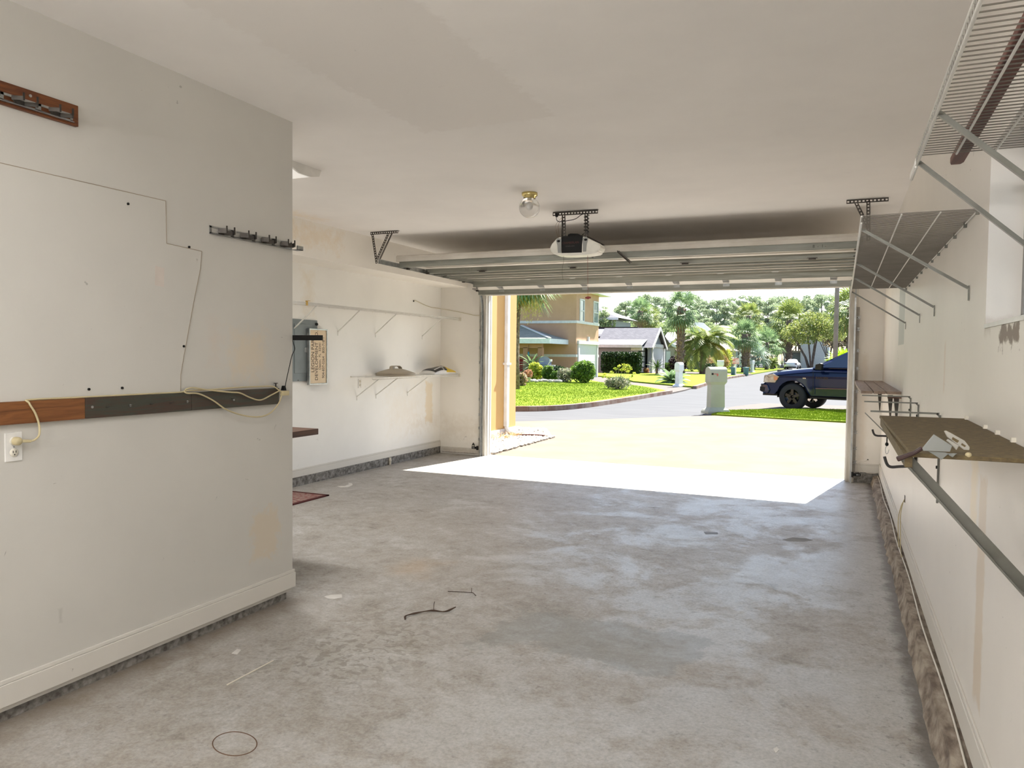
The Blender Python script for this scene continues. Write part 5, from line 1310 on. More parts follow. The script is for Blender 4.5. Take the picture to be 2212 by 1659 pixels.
# ------------------------------------------------------------------ houses
m_brown = stucco('brown_stucco', (0.511, 0.312, 0.199), (0.460, 0.276, 0.172))
m_salmon = stucco('salmon_stucco', (0.378, 0.208, 0.135), (0.343, 0.180, 0.117))
m_grey = stucco('grey_stucco', (0.257, 0.260, 0.284), (0.226, 0.229, 0.248))
m_beige = stucco('beige_stucco', (0.374, 0.324, 0.274), (0.346, 0.295, 0.245))
m_tan = stucco('tan_stucco', (0.331, 0.288, 0.259), (0.302, 0.259, 0.230))
m_pale = stucco('pale_blue_stucco', (0.302, 0.324, 0.346), (0.274, 0.295, 0.317))
m_fascia = M('fascia_paint', (0.655, 0.702, 0.767), rough=.6)
m_white2 = M('white_door_paint', (0.547, 0.554, 0.576), (0.518, 0.526, 0.547), rough=.6)

def win_x(t, X, y0, y1, z0, z1, sill=True, mid=True, fw=.09):
    """window on a wall facing +X"""
    f = MB()
    for (a, c, d, e) in ((y0, y0 + fw, z0, z1), (y1 - fw, y1, z0, z1), (y0 + fw, y1 - fw, z0, z0 + fw * 1.3), (y0 + fw, y1 - fw, z1 - fw, z1)): f.box(X + .002, a, d, X + .06, c, e)
    if mid: f.box(X + .002, y0 + fw, (z0 + z1) / 2 - .04, X + .05, y1 - fw, (z0 + z1) / 2 + .04)
    o = f.build('window', m_trimw, t); MB().box(X + .003, y0 + fw, z0 + fw, X + .015, y1 - fw, z1 - fw).build('pane', m_pane, o); return o
def win_y(t, Y, x0, x1, z0, z1, fw=.09, mid=True):
    f = MB()
    for (a, c, d, e) in ((x0, x0 + fw, z0, z1), (x1 - fw, x1, z0, z1), (x0, x1, z0, z0 + fw), (x0, x1, z1 - fw, z1)): f.box(a, Y - .06, d, c, Y, e)
    if mid: f.box(x0, Y - .05, (z0 + z1) / 2 - .03, x1, Y, (z0 + z1) / 2 + .03)
    o = f.build('window', m_trimw, t); MB().box(x0 + .02, Y - .015, z0 + .02, x1 - .02, Y + .02, z1 - .02).build('pane', m_pane, o); return o

# brown two-storey house
AX, AY0, AY1 = -15.8, 46.6, 51.5
t = thing('two_storey_house', (-24, 52, 0), 'brown two storey stucco house with white bands and a covered porch', 'house')
MB().box(-38, AY0, -.1, AX, AY1, 5.8).box(-38, AY1, -.1, AX - 3.5, AY1 + 6, 5.8).build('wall', m_brown, t)
for z in (1.42, 3.62):
    b = MB().box(-38, AY0 - .05, z, AX + .05, AY0, z + .17)
    if z > 2: b.box(AX, AY0, z, AX + .05, AY1 + .02, z + .17)
    else: b.box(AX, AY0, z, AX + .05, AY0 + .62, z + .17).box(AX, AY1 - .42, z, AX + .05, AY1 + .02, z + .17)
    b.build('trim_band', m_trimw, t)
rf = MB(); e = .50
rx0, rx1, ry0, ry1, rz = -38.5, AX + e, AY0 - e, AY1 + 1 + e, 5.80
rf.add([(rx0, ry0, rz + .22), (rx1, ry0, rz + .22), (rx1, ry1, rz + .22), (rx0, ry1, rz + .22), (rx0 + 6, 52.5, rz + 3), (rx1 - 6, 52.5, rz + 3)], [(0, 1, 5, 4), (1, 2, 5), (2, 3, 4, 5), (3, 0, 4)])
rf.build('roof', m_shingle, t)
MB().box(rx0, ry0, rz - .02, rx1, ry0 + .05, rz + .22).box(rx1 - .05, ry0, rz - .02, rx1, ry1, rz + .22).box(rx0, ry0, rz - .04, rx1, ry1, rz - .01).build('fascia', m_fascia, t)
for (a, c) in ((1252, 1261), (1281.5, 1291)):
    p0 = at(a, 645 if a < 1270 else 650, X=AX); p1 = at(c, 697 if a < 1270 else 701, X=AX); win_x(t, AX, p0.y, p1.y, p1.z, p0.z)
g0, g1 = at(1247, 760, X=AX).y, at(1289.5, 760, X=AX).y
MB().box(AX, g0, -.05, AX + .10, g0 + .22, 2.45).box(AX, g1 - .22, -.05, AX + .10, g1, 2.45).box(AX, g0 - .08, 2.28, AX + .14, g1 + .08, 2.50).box(AX, (g0 + g1) / 2 - .09, 2.5, AX + .12, (g0 + g1) / 2 + .09, 2.80).build('garage_surround', m_trimw, t)
gd = MB().box(AX - .02, g0 + .2, -.05, AX + .03, g1 - .2, 2.28)
for z in (.55, 1.12, 1.70): gd.box(AX + .03, g0 + .25, z, AX + .036, g1 - .25, z + .03)
gd.build('garage_leaf', m_white2, t)
# porch: hip roof on square posts
PY = 43.2
c0 = at(1112, 742, Y=PY); c1 = at(1188, 742, Y=PY); pk = at(1119, 703, Y=PY + 2.2)
pz = c1.z
MB().add([(c0.x - 6, PY, pz + .28), (c1.x, PY, pz + .30), (c1.x, AY0, pz + .30), (c0.x - 6, AY0, pz + .28), (c0.x - 6, AY0 - .6, pk.z), (pk.x, AY0 - .6, pk.z)], [(0, 1, 5, 4), (1, 2, 5), (0, 4, 3), (3, 4, 5, 2)]).build('porch_roof', m_shingleg, t)
MB().box(c0.x - 6, PY - .04, pz, c1.x, PY, pz + .30).box(c1.x - .04, PY, pz, c1.x, AY0, pz + .30).build('porch_fascia', m_fascia, t)
MB().bar((c1.x, PY, pz + .33), (pk.x, AY0 - .6, pk.z + .03), .16, .06).build('hip_ridge', m_trimw, t)
MB().box(c0.x - 6, PY + .5, pz - .28, at(1170, 750, Y=PY + .5).x, PY + .8, pz).build('porch_beam', m_salmon, t)
for (a, c) in ((1129.5, 1139), (1161.5, 1171)):
    x0, x1 = at(a, 780, Y=PY + .5).x, at(c, 780, Y=PY + .5).x; MB().box(x0, PY + .5, -.1, x1, PY + .8, pz - .25).build('porch_post', m_salmon, t)
# dish, meter box, plants of the porch
t = thing('satellite_dish', (0, 0, 0), 'grey satellite dish on a post beside the brown house porch', 'satellite dish')
c = at(1177.5, 783, Y=42.6); t.location = (c.x, c.y, 0)
dd = MB(); rr = .37; nrm = Vector((.35, -.85, .40)).normalized(); a_ = nrm.orthogonal().normalized(); b_ = nrm.cross(a_)
vs = [c - nrm * .06]; fs = []
for j in range(1, 5):
    for k in range(20):
        an = 2 * math.pi * k / 20; r_ = rr * j / 4; vs.append(c + a_ * r_ * math.cos(an) + b_ * r_ * 1.1 * math.sin(an) + nrm * (-.06 + .10 * (j / 4) ** 2))
for k in range(20): fs.append((0, 1 + k, 1 + (k + 1) % 20))
for j in range(3):
    for k in range(20): fs.append((1 + j * 20 + k, 21 + j * 20 + k, 21 + j * 20 + (k + 1) % 20, 1 + j * 20 + (k + 1) % 20))
dd.add(vs, fs, True); dd.build('reflector', M('dish_grey', (0.22, 0.245, 0.29), rough=.5), t)
MB().cyl((c.x, c.y + .08, 0), (c.x, c.y + .08, c.z), .03).build('post', m_galv, t)
hd = at(1190, 779, Y=42.1); MB().tube([c - Vector((0, 0, .36)), hd], .02, 6).box(hd.x - .06, hd.y - .06, hd.z - .05, hd.x + .06, hd.y + .06, hd.z + .08).build('feed_arm', m_plastw, t)
c = at(1191.5, 797, Y=42.4)
o = MB().box(c.x - .22, c.y - .1, 0, c.x + .22, c.y + .1, at(1191, 788.5, Y=42.4).z).build('utility_box', M('pale_utility_box', (0.45, 0.45, 0.50), rough=.6)); tag(o, 'pale grey utility box beside the satellite dish', 'utility box')
c = at(1122, 792, Y=44.5); t = thing('porch_chair', (c.x, c.y, 0), 'red cushioned porch chair at the left end of the covered porch', 'chair')
MB().box(c.x - .4, c.y - .2, .5, c.x + .35, c.y + .4, .62).box(c.x - .4, c.y + .3, .62, c.x + .35, c.y + .45, 1.25).build('cushion', M('red_cushion', (0.25, 0.015, 0.015), rough=.8), t)
b = MB()
for dx in (-.38, .30):
    for dy in (-.15, .38): b.box(c.x + dx, c.y + dy, 0, c.x + dx + .06, c.y + dy + .06, .5)
b.build('frame', m_galvd, t)
c = at(1142, 744, Y=43.6); t = thing('wind_chime', (c.x, c.y, 2), 'blue glass wind chime hanging from the porch beam', 'wind chime')
MB().cyl((c.x, c.y, c.z), (c.x, c.y, at(1142, 760, Y=43.6).z), .008).build('cord', m_black, t); MB().cyl((c.x, c.y, at(1142, 760, Y=43.6).z), (c.x, c.y, at(1142, 770, Y=43.6).z), .06).build('glass_tube', M('teal_glass', (0.08, 0.25, 0.30), rough=.2), t)

# grey gabled house
t = thing('gabled_house', (-20, 70, 0), 'grey stucco house with twin street gables and a grey shingle roof', 'house')
GX, GY0 = -16.6, 66.0
xl = -30
ez = at(1340, 747, Y=GY0 - .5).z; rz = at(1360, 708.5, Y=GY0 + 6).z
GY1 = at(1436, 760, X=GX + .9).y; GYm = at(1411, 780, X=GX).y
MB().box(xl, GY0, -.1, GX, GY0 + 12, ez).build('wall', m_grey, t)
MB().add([(xl, GY0 - .6, ez), (GX + .5, GY0 - .6, ez), (GX + .5, GY0 + 6, rz), (xl, GY0 + 6, rz), (GX + .5, GY0 + 13, ez), (xl, GY0 + 13, ez)], [(0, 1, 2, 3), (3, 2, 4, 5)]).build('roof', m_shingle, t)
MB().box(xl, GY0 - .62, ez - .15, GX + .5, GY0 - .57, ez + .1).build('fascia', m_trimw, t)
MB().box(xl, GY0 + 5.8, rz - .02, GX - 1.5, GY0 + 6.1, rz + .10).box(xl, GY0 + 2.2, ez + (rz - ez) * .42, -19.8, GY0 + 2.5, ez + (rz - ez) * .42 + .14).build('ridge_vent', m_black, t)
def gable(t, X, y0, y1, ztop, zeave, mtw, over=.35, depth=6):
    ym = (y0 + y1) / 2
    MB().prism([(y0 + .3, -.1), (y1 - .3, -.1), (y1 - .3, zeave), (ym, ztop - .25), (y0 + .3, zeave)], 'x', X - .2, X).build('gable_wall', mtw, t)
    r = MB().add([(X + over, y0 - .1, zeave - .1), (X + over, ym, ztop), (X - depth, ym, ztop), (X - depth, y0 - .1, zeave - .1), (X + over, y1 + .1, zeave - .1), (X - depth, y1 + .1, zeave - .1)], [(0, 1, 2, 3), (1, 4, 5, 2)])
    r.build('gable_roof', m_shingle, t)
    MB().bar((X + over, y0 - .1, zeave - .16), (X + over, ym, ztop - .05), .08, .26, up=(0, 0, 1)).bar((X + over, ym, ztop - .05), (X + over, y1 + .1, zeave - .16), .08, .26, up=(0, 0, 1)).box(X, y1 - .25, zeave - .15, X + over, y1 + .1, zeave - .10).build('rake_board', m_trimw, t)
sy0, sy1 = at(1391, 748, X=GX + .35).y, at(1414, 749, X=GX + .35).y
gable(t, GX + .35, sy0, sy1, at(1402.5, 722, X=GX + .35).z, at(1402, 748, X=GX + .35).z, m_grey)
gable(t, GX + .9, at(1412, 740, X=GX + 1.3).y, at(1442, 751, X=GX + 1.3).y, at(1427, 708, X=GX + 1.3).z, at(1430, 750, X=GX + 1.3).z, m_grey, depth=5)
wy0, wy1 = at(1390, 770, X=GX).y, at(1402.5, 770, X=GX).y
win_x(t, GX + .35, wy0 + .2, wy1, at(1396, 790, X=GX).z, at(1396, 753, X=GX).z)
gy0, gy1 = at(1407, 770, X=GX + .9).y, at(1434, 770, X=GX + .9).y
MB().box(GX + .9, gy0, 0, GX + 1.0, gy0 + .35, 2.5).box(GX + .9, gy1 - .35, 0, GX + 1.0, gy1, 2.5).box(GX + .9, gy0 - .05, 2.35, GX + 1.05, gy1 + .05, 2.65).build('garage_surround', m_trimw, t)
MB().box(GX + .9, gy0 + .3, 0, GX + .94, gy1 - .3, 2.35).build('garage_leaf', m_white2, t)
q = MB()
for z in (.1, .58, 1.06, 1.54, 2.02): q.box(GX - .60, GY0 - .05, z, GX + .42, GY0 + .9, z + .38)
q.build('corner_quoins', m_trimw, t)
# small upper storey seen behind the brown house
t = thing('distant_house', (-24, 90, 0), 'pale blue upper storey with a hip roof peeking past the brown house', 'house', None)
DY = 84.0
a0, a1 = at(1292, 700, Y=DY).x, at(1323.5, 700, Y=DY).x; ze = at(1315, 691.5, Y=DY).z
MB().box(a0 - 6, DY, -.1, a1, DY + 8, ze).build('wall', m_pale, t)
MB().add([(a0 - 7, DY - .6, ze + .25), (a1 + .8, DY - .6, ze + .25), (a1 + .8, DY + 8.6, ze + .25), (a0 - 7, DY + 8.6, ze + .25), (a1 - 4.5, DY + 4, ze + 2.4), (a0 - 3, DY + 4, ze + 2.4)], [(0, 1, 4, 5), (1, 2, 4), (2, 3, 5, 4), (3, 0, 5)]).build('roof', m_shingle, t)
MB().box(a0 - 7, DY - .62, ze, a1 + .8, DY - .55, ze + .25).box(a1 - .25, DY - .06, 2, a1 + .06, DY, ze).build('fascia', m_trimw, t)
win_y(t, DY, at(1309, 700, Y=DY).x, at(1318, 700, Y=DY).x, at(1313, 709, Y=DY).z, at(1313, 693.5, Y=DY).z)
# tan house
t = thing('tan_house', (-19, 95, 0), 'low tan house with a mauve grey roof behind the tall fan palm', 'house')
CY = 92.0
x0, x1 = at(1428, 740, Y=CY).x, at(1562, 740, Y=CY).x; ze = at(1500, 756, Y=CY).z; zr = at(1450, 717.5, Y=CY + 6).z
MB().box(x0, CY, -.1, x1, CY + 12, ze).build('wall', m_beige, t)
MB().add([(x0 - .5, CY - .6, ze), (x1 + .3, CY - .6, ze), (x1 - 3, CY + 6, zr), (x0 - .5, CY + 6, zr), (x1 + .3, CY + 13, ze), (x0 - .5, CY + 13, ze)], [(0, 1, 2, 3), (3, 2, 4, 5), (1, 4, 2)]).build('roof', shingle('mauve_shingles', (0.34, 0.29, 0.28), (0.26, 0.22, 0.215)), t)
g0, g1 = at(1432, 770, Y=CY - 5).x, at(1466, 770, Y=CY - 5).x; gz = at(1440, 737, Y=CY - 5).z; ge = at(1462, 752, Y=CY - 5).z
MB().prism([(g0 - 1, -.1), (g1, -.1), (g1, ge - .1), (g0 + .3, gz), (g0 - 1, gz - .5)], 'y', CY - 5, CY).build('garage_wing', m_tan, t)
MB().bar((g0 - .2, CY - 5.3, gz + .1), (g1 + .6, CY - 5.3, ge - .15), .12, .30).bar((g0 - .2, CY - 5.3, gz + .32), (g1 + .6, CY + .2, ge + .05), .1, .1).build('rake_board', m_trimw, t)
MB().add([(g0 - .2, CY - 5.3, gz + .2), (g1 + .6, CY - 5.3, ge - .05), (g1 + .6, CY + 1, ge - .05), (g0 - .2, CY + 1, gz + .2)], [(0, 1, 2, 3)]).build('wing_roof', m_shingle, t)
a, c = at(1435, 780, Y=CY - 5.05).x, at(1448, 780, Y=CY - 5.05).x; MB().box(a, CY - 5.08, 0, c, CY - 5.0, at(1440, 759, Y=CY - 5.08).z).build('garage_leaf', m_white2, t)
win_y(t, CY, at(1491, 770, Y=CY).x, at(1498.5, 770, Y=CY).x, at(1495, 779, Y=CY).z, at(1495, 769, Y=CY).z)
win_y(t, CY, at(1541, 770, Y=CY).x, at(1553, 770, Y=CY).x, at(1547, 778, Y=CY).z, at(1547, 758, Y=CY).z)
# pale house with blue hip roof, and the strip to its right
t = thing('pale_house', (-12, 120, 0), 'pale grey house with a light blue hip roof partly hidden by the date palm', 'house')
EY = 112.0
x0, x1 = at(1560, 740, Y=EY).x, at(1612, 740, Y=EY).x
MB().box(at(1480, 740, Y=EY).x, EY, -.1, x1, EY + 8, at(1500, 741, Y=EY).z).build('wall', m_pale, t)
zt = at(1502, 696, Y=EY + 4).z; zb = at(1500, 741, Y=EY).z; xa, xb, xm = at(1478, 740, Y=EY).x, at(1556, 740, Y=EY).x, at(1502, 696, Y=EY + 4).x
MB().add([(xa, EY - .6, zb), (xb, EY - .6, zb), (xb, EY + 9, zb), (xa, EY + 9, zb), (xm, EY + 4, zt), (xm + 1.2, EY + 4, zt - .1)], [(0, 1, 5, 4), (1, 2, 5), (2, 3, 4, 5), (3, 0, 4)]).build('roof', M('pale_blue_roof', (0.26, 0.29, 0.33), rough=.9, spec=.1), t)
MB().box(at(1577, 770, Y=EY).x, EY - .06, 0, at(1581, 770, Y=EY).x, EY, 3.2).box(at(1594.5, 770, Y=EY).x, EY - .06, 0, at(1597, 770, Y=EY).x, EY, 3.2).build('porch_column', m_galvd, t)
MB().box(at(1597, 770, Y=EY).x, EY - .08, 0, at(1604, 770, Y=EY).x, EY, 2.1).build('entry_door', m_white2, t)
# white house with carport
t = thing('hip_roof_house', (-6, 135, 0), 'white and grey house with a tall hip roof behind the flowering tree', 'house')
FY = 128.0
x0, x1 = at(1693, 770, Y=FY).x, at(1745, 770, Y=FY).x
MB().box(x0, FY, -.1, at(1732, 770, Y=FY).x, FY + 9, at(1700, 760, Y=FY).z).build('entry_wall', m_pale, t)
MB().box(x0 - .3, FY - .4, at(1700, 762, Y=FY).z, at(1733, 770, Y=FY).x, FY + .4, at(1700, 757.5, Y=FY).z).build('entry_fascia', m_beige, t)
MB().box(at(1730, 770, Y=FY).x, FY - 1.5, -.1, at(1790, 770, Y=FY).x, FY + 9, at(1700, 725, Y=FY).z).build('white_wall', M('white_stucco', (0.66, 0.66, 0.68), rough=.9), t)
zt = at(1761, 691, Y=FY + 5).z; zb = at(1692, 722, Y=FY - 1).z
MB().add([(at(1689, 722, Y=FY - 1).x, FY - 1, zb), (at(1812, 722, Y=FY - 1).x, FY - 1, zb), (at(1812, 722, Y=FY - 1).x, FY + 11, zb), (at(1689, 722, Y=FY - 1).x, FY + 11, zb), (at(1760, 691, Y=FY + 5).x, FY + 5, zt)], [(0, 1, 4), (1, 2, 4), (2, 3, 4), (3, 0, 4)]).build('roof', M('mauve_roof', (0.40, 0.37, 0.40), (0.33, 0.30, 0.33), scale=2, rough=.95), t)
win_y(t, FY, at(1701, 770, Y=FY).x, at(1712, 770, Y=FY).x, at(1706, 775, Y=FY).z, at(1706, 764.5, Y=FY).z, .16, False)
MB().box(x0, FY - .12, 0, at(1697, 770, Y=FY).x, FY, at(1700, 762, Y=FY).z).box(at(1730, 770, Y=FY).x, FY - 1.6, 0, at(1735, 770, Y=FY).x, FY - 1.4, at(1700, 762, Y=FY).z).build('white_pilaster', m_trimw, t)

# ------------------------------------------------------------------ mailboxes
def mailbox(loc, rz, label, mt, flag=False, sc=1.0):
    t = thing('mailbox', (0, 0, 0), label, 'mailbox', 'street mailboxes')
    L, Wd = .26, .135                                    # half length, half width
    def ring(l, wd, z): return [(-l, -wd, z), (l, -wd, z), (l, wd, z), (-l, wd, z)]
    rs = [ring(.33, .20, 0), ring(.33, .20, .06), ring(.30, .18, .10), ring(.215, .115, .17), ring(.205, .105, .78), ring(L, Wd, .86), ring(L, Wd, 1.13)]
    vs = [p for r in rs for p in r]; fs = [(3, 2, 1, 0)]
    for i in range(len(rs) - 1):
        for k in range(4): fs.append((4 * i + k, 4 * i + (k + 1) % 4, 4 * i + 4 + (k + 1) % 4, 4 * i + 4 + k))
    b = MB().add(vs, fs)
    arc = [(Wd * math.cos(a), 1.13 + Wd * 1.0 * math.sin(a)) for a in [math.pi * k / 12 for k in range(13)]]
    b.prism([(-y, z) for y, z in arc], 'x', -L, L); b.build('pedestal', mt, t, bevel=.006)
    MB().prism([(-.11, .90), (.11, .90), (.11, 1.13)] + [(.11 * math.cos(a), 1.13 + .11 * math.sin(a)) for a in [math.pi * k / 8 for k in range(1, 8)]] + [(-.11, 1.13)], 'x', L, L + .008).build('door', mt, t)
    if flag:
        MB().box(-.215, -Wd - .012, 1.05, -.165, -Wd, 1.10).build('flag_pivot', m_black, t)
        MB().box(-.165, -Wd - .010, 1.07, -.03, -Wd - .004, 1.085).box(-.06, -Wd - .010, 1.02, -.02, -Wd - .004, 1.085).build('flag', M('faded_red_flag', (0.50, 0.12, 0.10), rough=.5), t)
    t.location = loc; t.rotation_euler.z = rz; t.scale = (sc, sc, sc); return t
m_mail = M('olive_grey_plastic', (0.350, 0.365, 0.292), (0.321, 0.325, 0.258), scale=3, rough=.7)
mailbox((-3.10, 21.0, -.01), R_(38), 'tall olive grey pedestal mailbox with a red flag at the corner of the right lawn', m_mail, True)
mailbox((-7.35, 37.6, .01), R_(75), 'white pedestal mailbox beside the sago palm on the middle lawn', m_plastw, sc=.98)
c = at(1625, 798, Y=78); mailbox((c.x, c.y, 0.03), R_(70), 'small white far mailbox to the right of the sabal palms', m_plastw, sc=.95)
c = at(1556, 800, Y=62); mailbox((c.x, c.y, 0.0), R_(10), 'pale grey mailbox partly hidden behind the olive grey mailbox', m_plastw, sc=1.0)
c = at(1580, 797, Y=95); mailbox((c.x, c.y, 0.03), R_(20), 'small tan far mailbox on the rear lawn', m_beige, sc=1.15)
c = at(1589, 808, Y=63.5)
t = thing('yard_sign', (c.x, c.y, 0), 'red and white yard sign on a white post on the far lawn', 'sign')
MB().box(c.x - .04, c.y - .04, 0, c.x + .04, c.y + .04, 1.55).build('post', m_plastw, t)
MB().box(c.x - .25, c.y - .06, .98, c.x + .25, c.y - .02, 1.45).build('sign_panel', M('red_sign_panel', (0.62, 0.16, 0.10), (0.75, 0.62, 0.58), scale=6, rough=.6), t)
for dx in (-.32, .45):
    q = Vector((c.x + dx * 1.3, c.y + 2, 0)); o = MB().lathe([(0, 0), (.20, 0), (.24, .62), (.27, .64), (.27, .68), (0, .70)], (q.x, q.y, .02), 14).build('garden_bin', M('teal_plastic', (0.10, 0.25, 0.25), rough=.5)); tag(o, ('left' if dx < 0 else 'right') + ' teal garden bin of the two beside the red yard sign', 'bin')

# ------------------------------------------------------------------ pickup truck
t = thing('pickup_truck', (0, 0, 0), 'dark blue pickup truck parked side-on beyond the right lawn', 'pickup truck')
mp, ntp, bsp = nodes('midnight_blue_paint')
bsp.inputs['Base Color'].default_value = (.004, .009, .04, 1); bsp.inputs['Metallic'].default_value = .0; bsp.inputs['Roughness'].default_value = .07; bsp.inputs['Specular IOR Level'].default_value = .45
mgl = M('tinted_glass', (0.006, 0.010, 0.035), rough=.03, spec=1.0, coat=1.0)
m_tyre = M('tyre_rubber', (0.014, 0.014, 0.015), rough=.8); m_rim = M('black_rim', (0.022, 0.022, 0.024), rough=.25, metal=.6); m_chrome = M('bright_metal', (0.7, 0.7, 0.7), rough=.15, metal=1.0)
# truck frame: +x back, origin at the near front wheel contact; near side y=0, far side y=2.0; z up
HW = 1.0
def arch(cx, r, n=10, z=.42): return [(cx + r * math.cos(a), z + r * math.sin(a)) for a in [math.pi - math.pi * k / n for k in range(n + 1)]]
def lower(y0, y1, dz=0, ins=0):
    return [(-.98 + ins, .50), (-1.02 + ins, .62), (-1.0 + ins, .80), (-.93 + ins, .84), (-.95 + ins, 1.00), (-.90 + ins, 1.10), (-.80 + ins, 1.16 - dz), (-.45, 1.24 - dz), (.10, 1.31 - dz), (.58, 1.36 - dz), (1.0, 1.365 - dz), (4.6, 1.365 - dz), (4.7, 1.30), (4.75, .62), (4.68, .55)] + \
        [(3.62 + .50 * math.cos(a), .44 + .50 * math.sin(a)) for a in [math.pi * k / 10 for k in range(1, 10)]] + [(3.10, .48), (.56, .48)] + [(.50 * math.cos(a), .44 + .50 * math.sin(a)) for a in [math.pi * k / 10 for k in range(1, 10)]] + [(-.58, .48)]
b = MB(); A_ = lower(0, 0); B_ = lower(0, 0, .05, .05)
Yn, Yf = -.02, 1.98
def ringp(P, y): return [(x, y, z) for x, z in P]
n = len(A_); vs = ringp(B_, Yn + .06) + ringp(A_, Yn + .16) ; 
# sides bulge: shoulder line widest
rows = [(Yn + .05, lower(0, 0, .075, .10)), (Yn, lower(0, 0, .14, .04)), (Yn + .12, lower(0, 0, .03, .0)), (Yn + .35, A_), (Yf - .35, A_), (Yf - .12, lower(0, 0, .03, .0)), (Yf, lower(0, 0, .14, .04))]
vs = []; fs = []
for y, P in rows: vs += ringp(P, y)
for i in range(len(rows) - 1):
    for k in range(n): fs.append((i * n + k, i * n + (k + 1) % n, (i + 1) * n + (k + 1) % n, (i + 1) * n + k))
fs.append(tuple(range(n))); fs.append(tuple(reversed(range((len(rows) - 1) * n, len(rows) * n))))
b.add(vs, fs); body = b.build('body', mp, t)
bmx = bmesh.new(); bmx.from_mesh(body.data)
for zz in (.62, .78, .92, 1.02, 1.09, 1.15, 1.20, 1.25, 1.30):
    bmesh.ops.bisect_plane(bmx, geom=bmx.verts[:] + bmx.edges[:] + bmx.faces[:], plane_co=(0, 0, zz), plane_no=(0, 0, 1))
for v in bmx.verts:
    z = v.co.z; dy = (.16 * (z - 1.02) + .45 * (z - 1.02) ** 2) if z > 1.02 else .07 * (1.02 - z)
    v.co.y += dy if v.co.y < 1 else -dy
bmx.to_mesh(body.data); bmx.free()
body.data.polygons.foreach_set('use_smooth', [False] * len(body.data.polygons))
# cab
def cab(y, h): return [(.62, 1.34, ), (1.02, 1.60), (1.55, 1.86 * h + 1.86 * (1 - h)), (1.9, 1.93), (2.9, 1.96), (4.1, 1.93), (4.35, 1.36)]
c0 = [(.56, 1.33), (1.05, 1.60), (1.56, 1.85), (1.95, 1.925), (2.9, 1.955), (3.95, 1.92), (4.25, 1.34)]
c1 = [(x + (.10 if x < 2 else -.05), z - (.04 if z > 1.5 else 0)) for x, z in c0]
vs = [(x, Yn + .10 if z < 1.5 else Yn + .26, z) for x, z in c1] + [(x, Yn + .14 if z < 1.5 else Yn + .34, z) for x, z in c0] + [(x, Yf - .14 if z < 1.5 else Yf - .34, z) for x, z in c0] + [(x, Yf - .10 if z < 1.5 else Yf - .26, z) for x, z in c1]
n = 7; fs = [tuple(range(n)), tuple(reversed(range(3 * n, 4 * n)))]
for i in range(3):
    for k in range(n): fs.append((i * n + k, i * n + (k + 1) % n, (i + 1) * n + (k + 1) % n, (i + 1) * n + k))
MB().add(vs, fs).build('cab', mp, t, bevel=.02)
def side_glass(P, nm):
    vs = [(x, Yn + .085 + (z - 1.34) * .32, z) for x, z in P]; MB().add(vs + [(x, y + .02, z) for x, y, z in vs], [tuple(range(len(P))), tuple(reversed(range(len(P), 2 * len(P))))]).build(nm, mgl, t)
side_glass([(.84, 1.37), (1.22, 1.585), (1.64, 1.79), (2.02, 1.85), (2.12, 1.85), (2.12, 1.37)], 'front_side_window')
side_glass([(2.26, 1.37), (2.26, 1.86), (3.1, 1.87), (3.15, 1.37)], 'rear_side_window')
MB().add([(.60, Yn + .22, 1.36), (1.05, Yn + .34, 1.615), (1.55, Yn + .42, 1.865), (1.55, Yf - .42, 1.865), (1.05, Yf - .34, 1.615), (.60, Yf - .22, 1.36)], [(0, 1, 4, 5), (1, 2, 3, 4)]).build('windscreen', M('windscreen_glass', (0.25, 0.32, 0.36), rough=.05, spec=1.0), t)
def seam(pts, nm='door_seam'):
    sm = MB(); 
    for p, q in zip(pts, pts[1:]): sm.bar((p[0], Yn - .004, p[1]), (q[0], Yn - .004, q[1]), .012, .006, up=(0, 1, 0))
    sm.build(nm, m_black, t)
seam([(.66, 1.22), (.67, .52)]); seam([(2.20, 1.22), (2.21, .52)])
MB().bar((.75, Yn - .012, .72), (3.0, Yn - .012, .76), .012, .03).build('side_moulding', mp, t)
MB().box(.6, Yn - .06, .40, 3.05, Yn + .12, .455).build('running_board', m_black, t, bevel=.01)
MB().box(1.83, Yn - .035, 1.185, 2.05, Yn - .01, 1.215).build('door_handle', m_black, t, bevel=.006)
MB().prism([(.78, 1.30), (.98, 1.29), (1.0, 1.48), (.95, 1.50), (.80, 1.46)], 'y', Yn - .22, Yn - .06).build('side_mirror', m_black, t, bevel=.02)
MB().box(.85, Yn - .1, 1.30, .95, Yn + .08, 1.34).build('mirror_arm', m_black, t)
MB().prism([(-.93, .86), (-.55, .86), (-.42, 1.05), (-.62, 1.14), (-.90, 1.08)], 'y', Yn + .01, Yn + .06).build('headlight', M('headlight_lens', (0.32, 0.33, 0.34), (0.12, 0.12, 0.12), scale=5, rough=.1, spec=1.0), t)
MB().prism([(-.56, .92), (-.47, .95), (-.45, 1.03), (-.60, 1.07)], 'y', Yn - .002, Yn + .03).build('turn_signal', M('amber_lens', (0.55, 0.20, 0.10), rough=.2), t)
MB().prism([(-1.04, .56), (-.78, .50), (-.72, .62), (-.80, .80), (-1.03, .82)], 'y', Yn + .03, Yf - .03).build('front_bumper', mp, t, bevel=.03)
MB().prism([(-1.05, .58), (-.90, .57), (-.88, .70), (-1.04, .72)], 'y', Yn + .02, Yn + .05).build('fog_lamp_bezel', m_black, t)
MB().box(-.98, Yn + .1, .44, -.5, Yf - .1, .50).build('air_dam', m_black, t)
text_part('badge', 'HEMI', .045, (.34, Yn - .006, 1.005), (1, 0, 0), (0, 0, 1), m_chrome, t, .003)
text_part('badge', 'RAM 1500', .085, (.75, Yn - .006, 1.01), (1, 0, 0), (0, 0, 1), m_rim, t, .003)
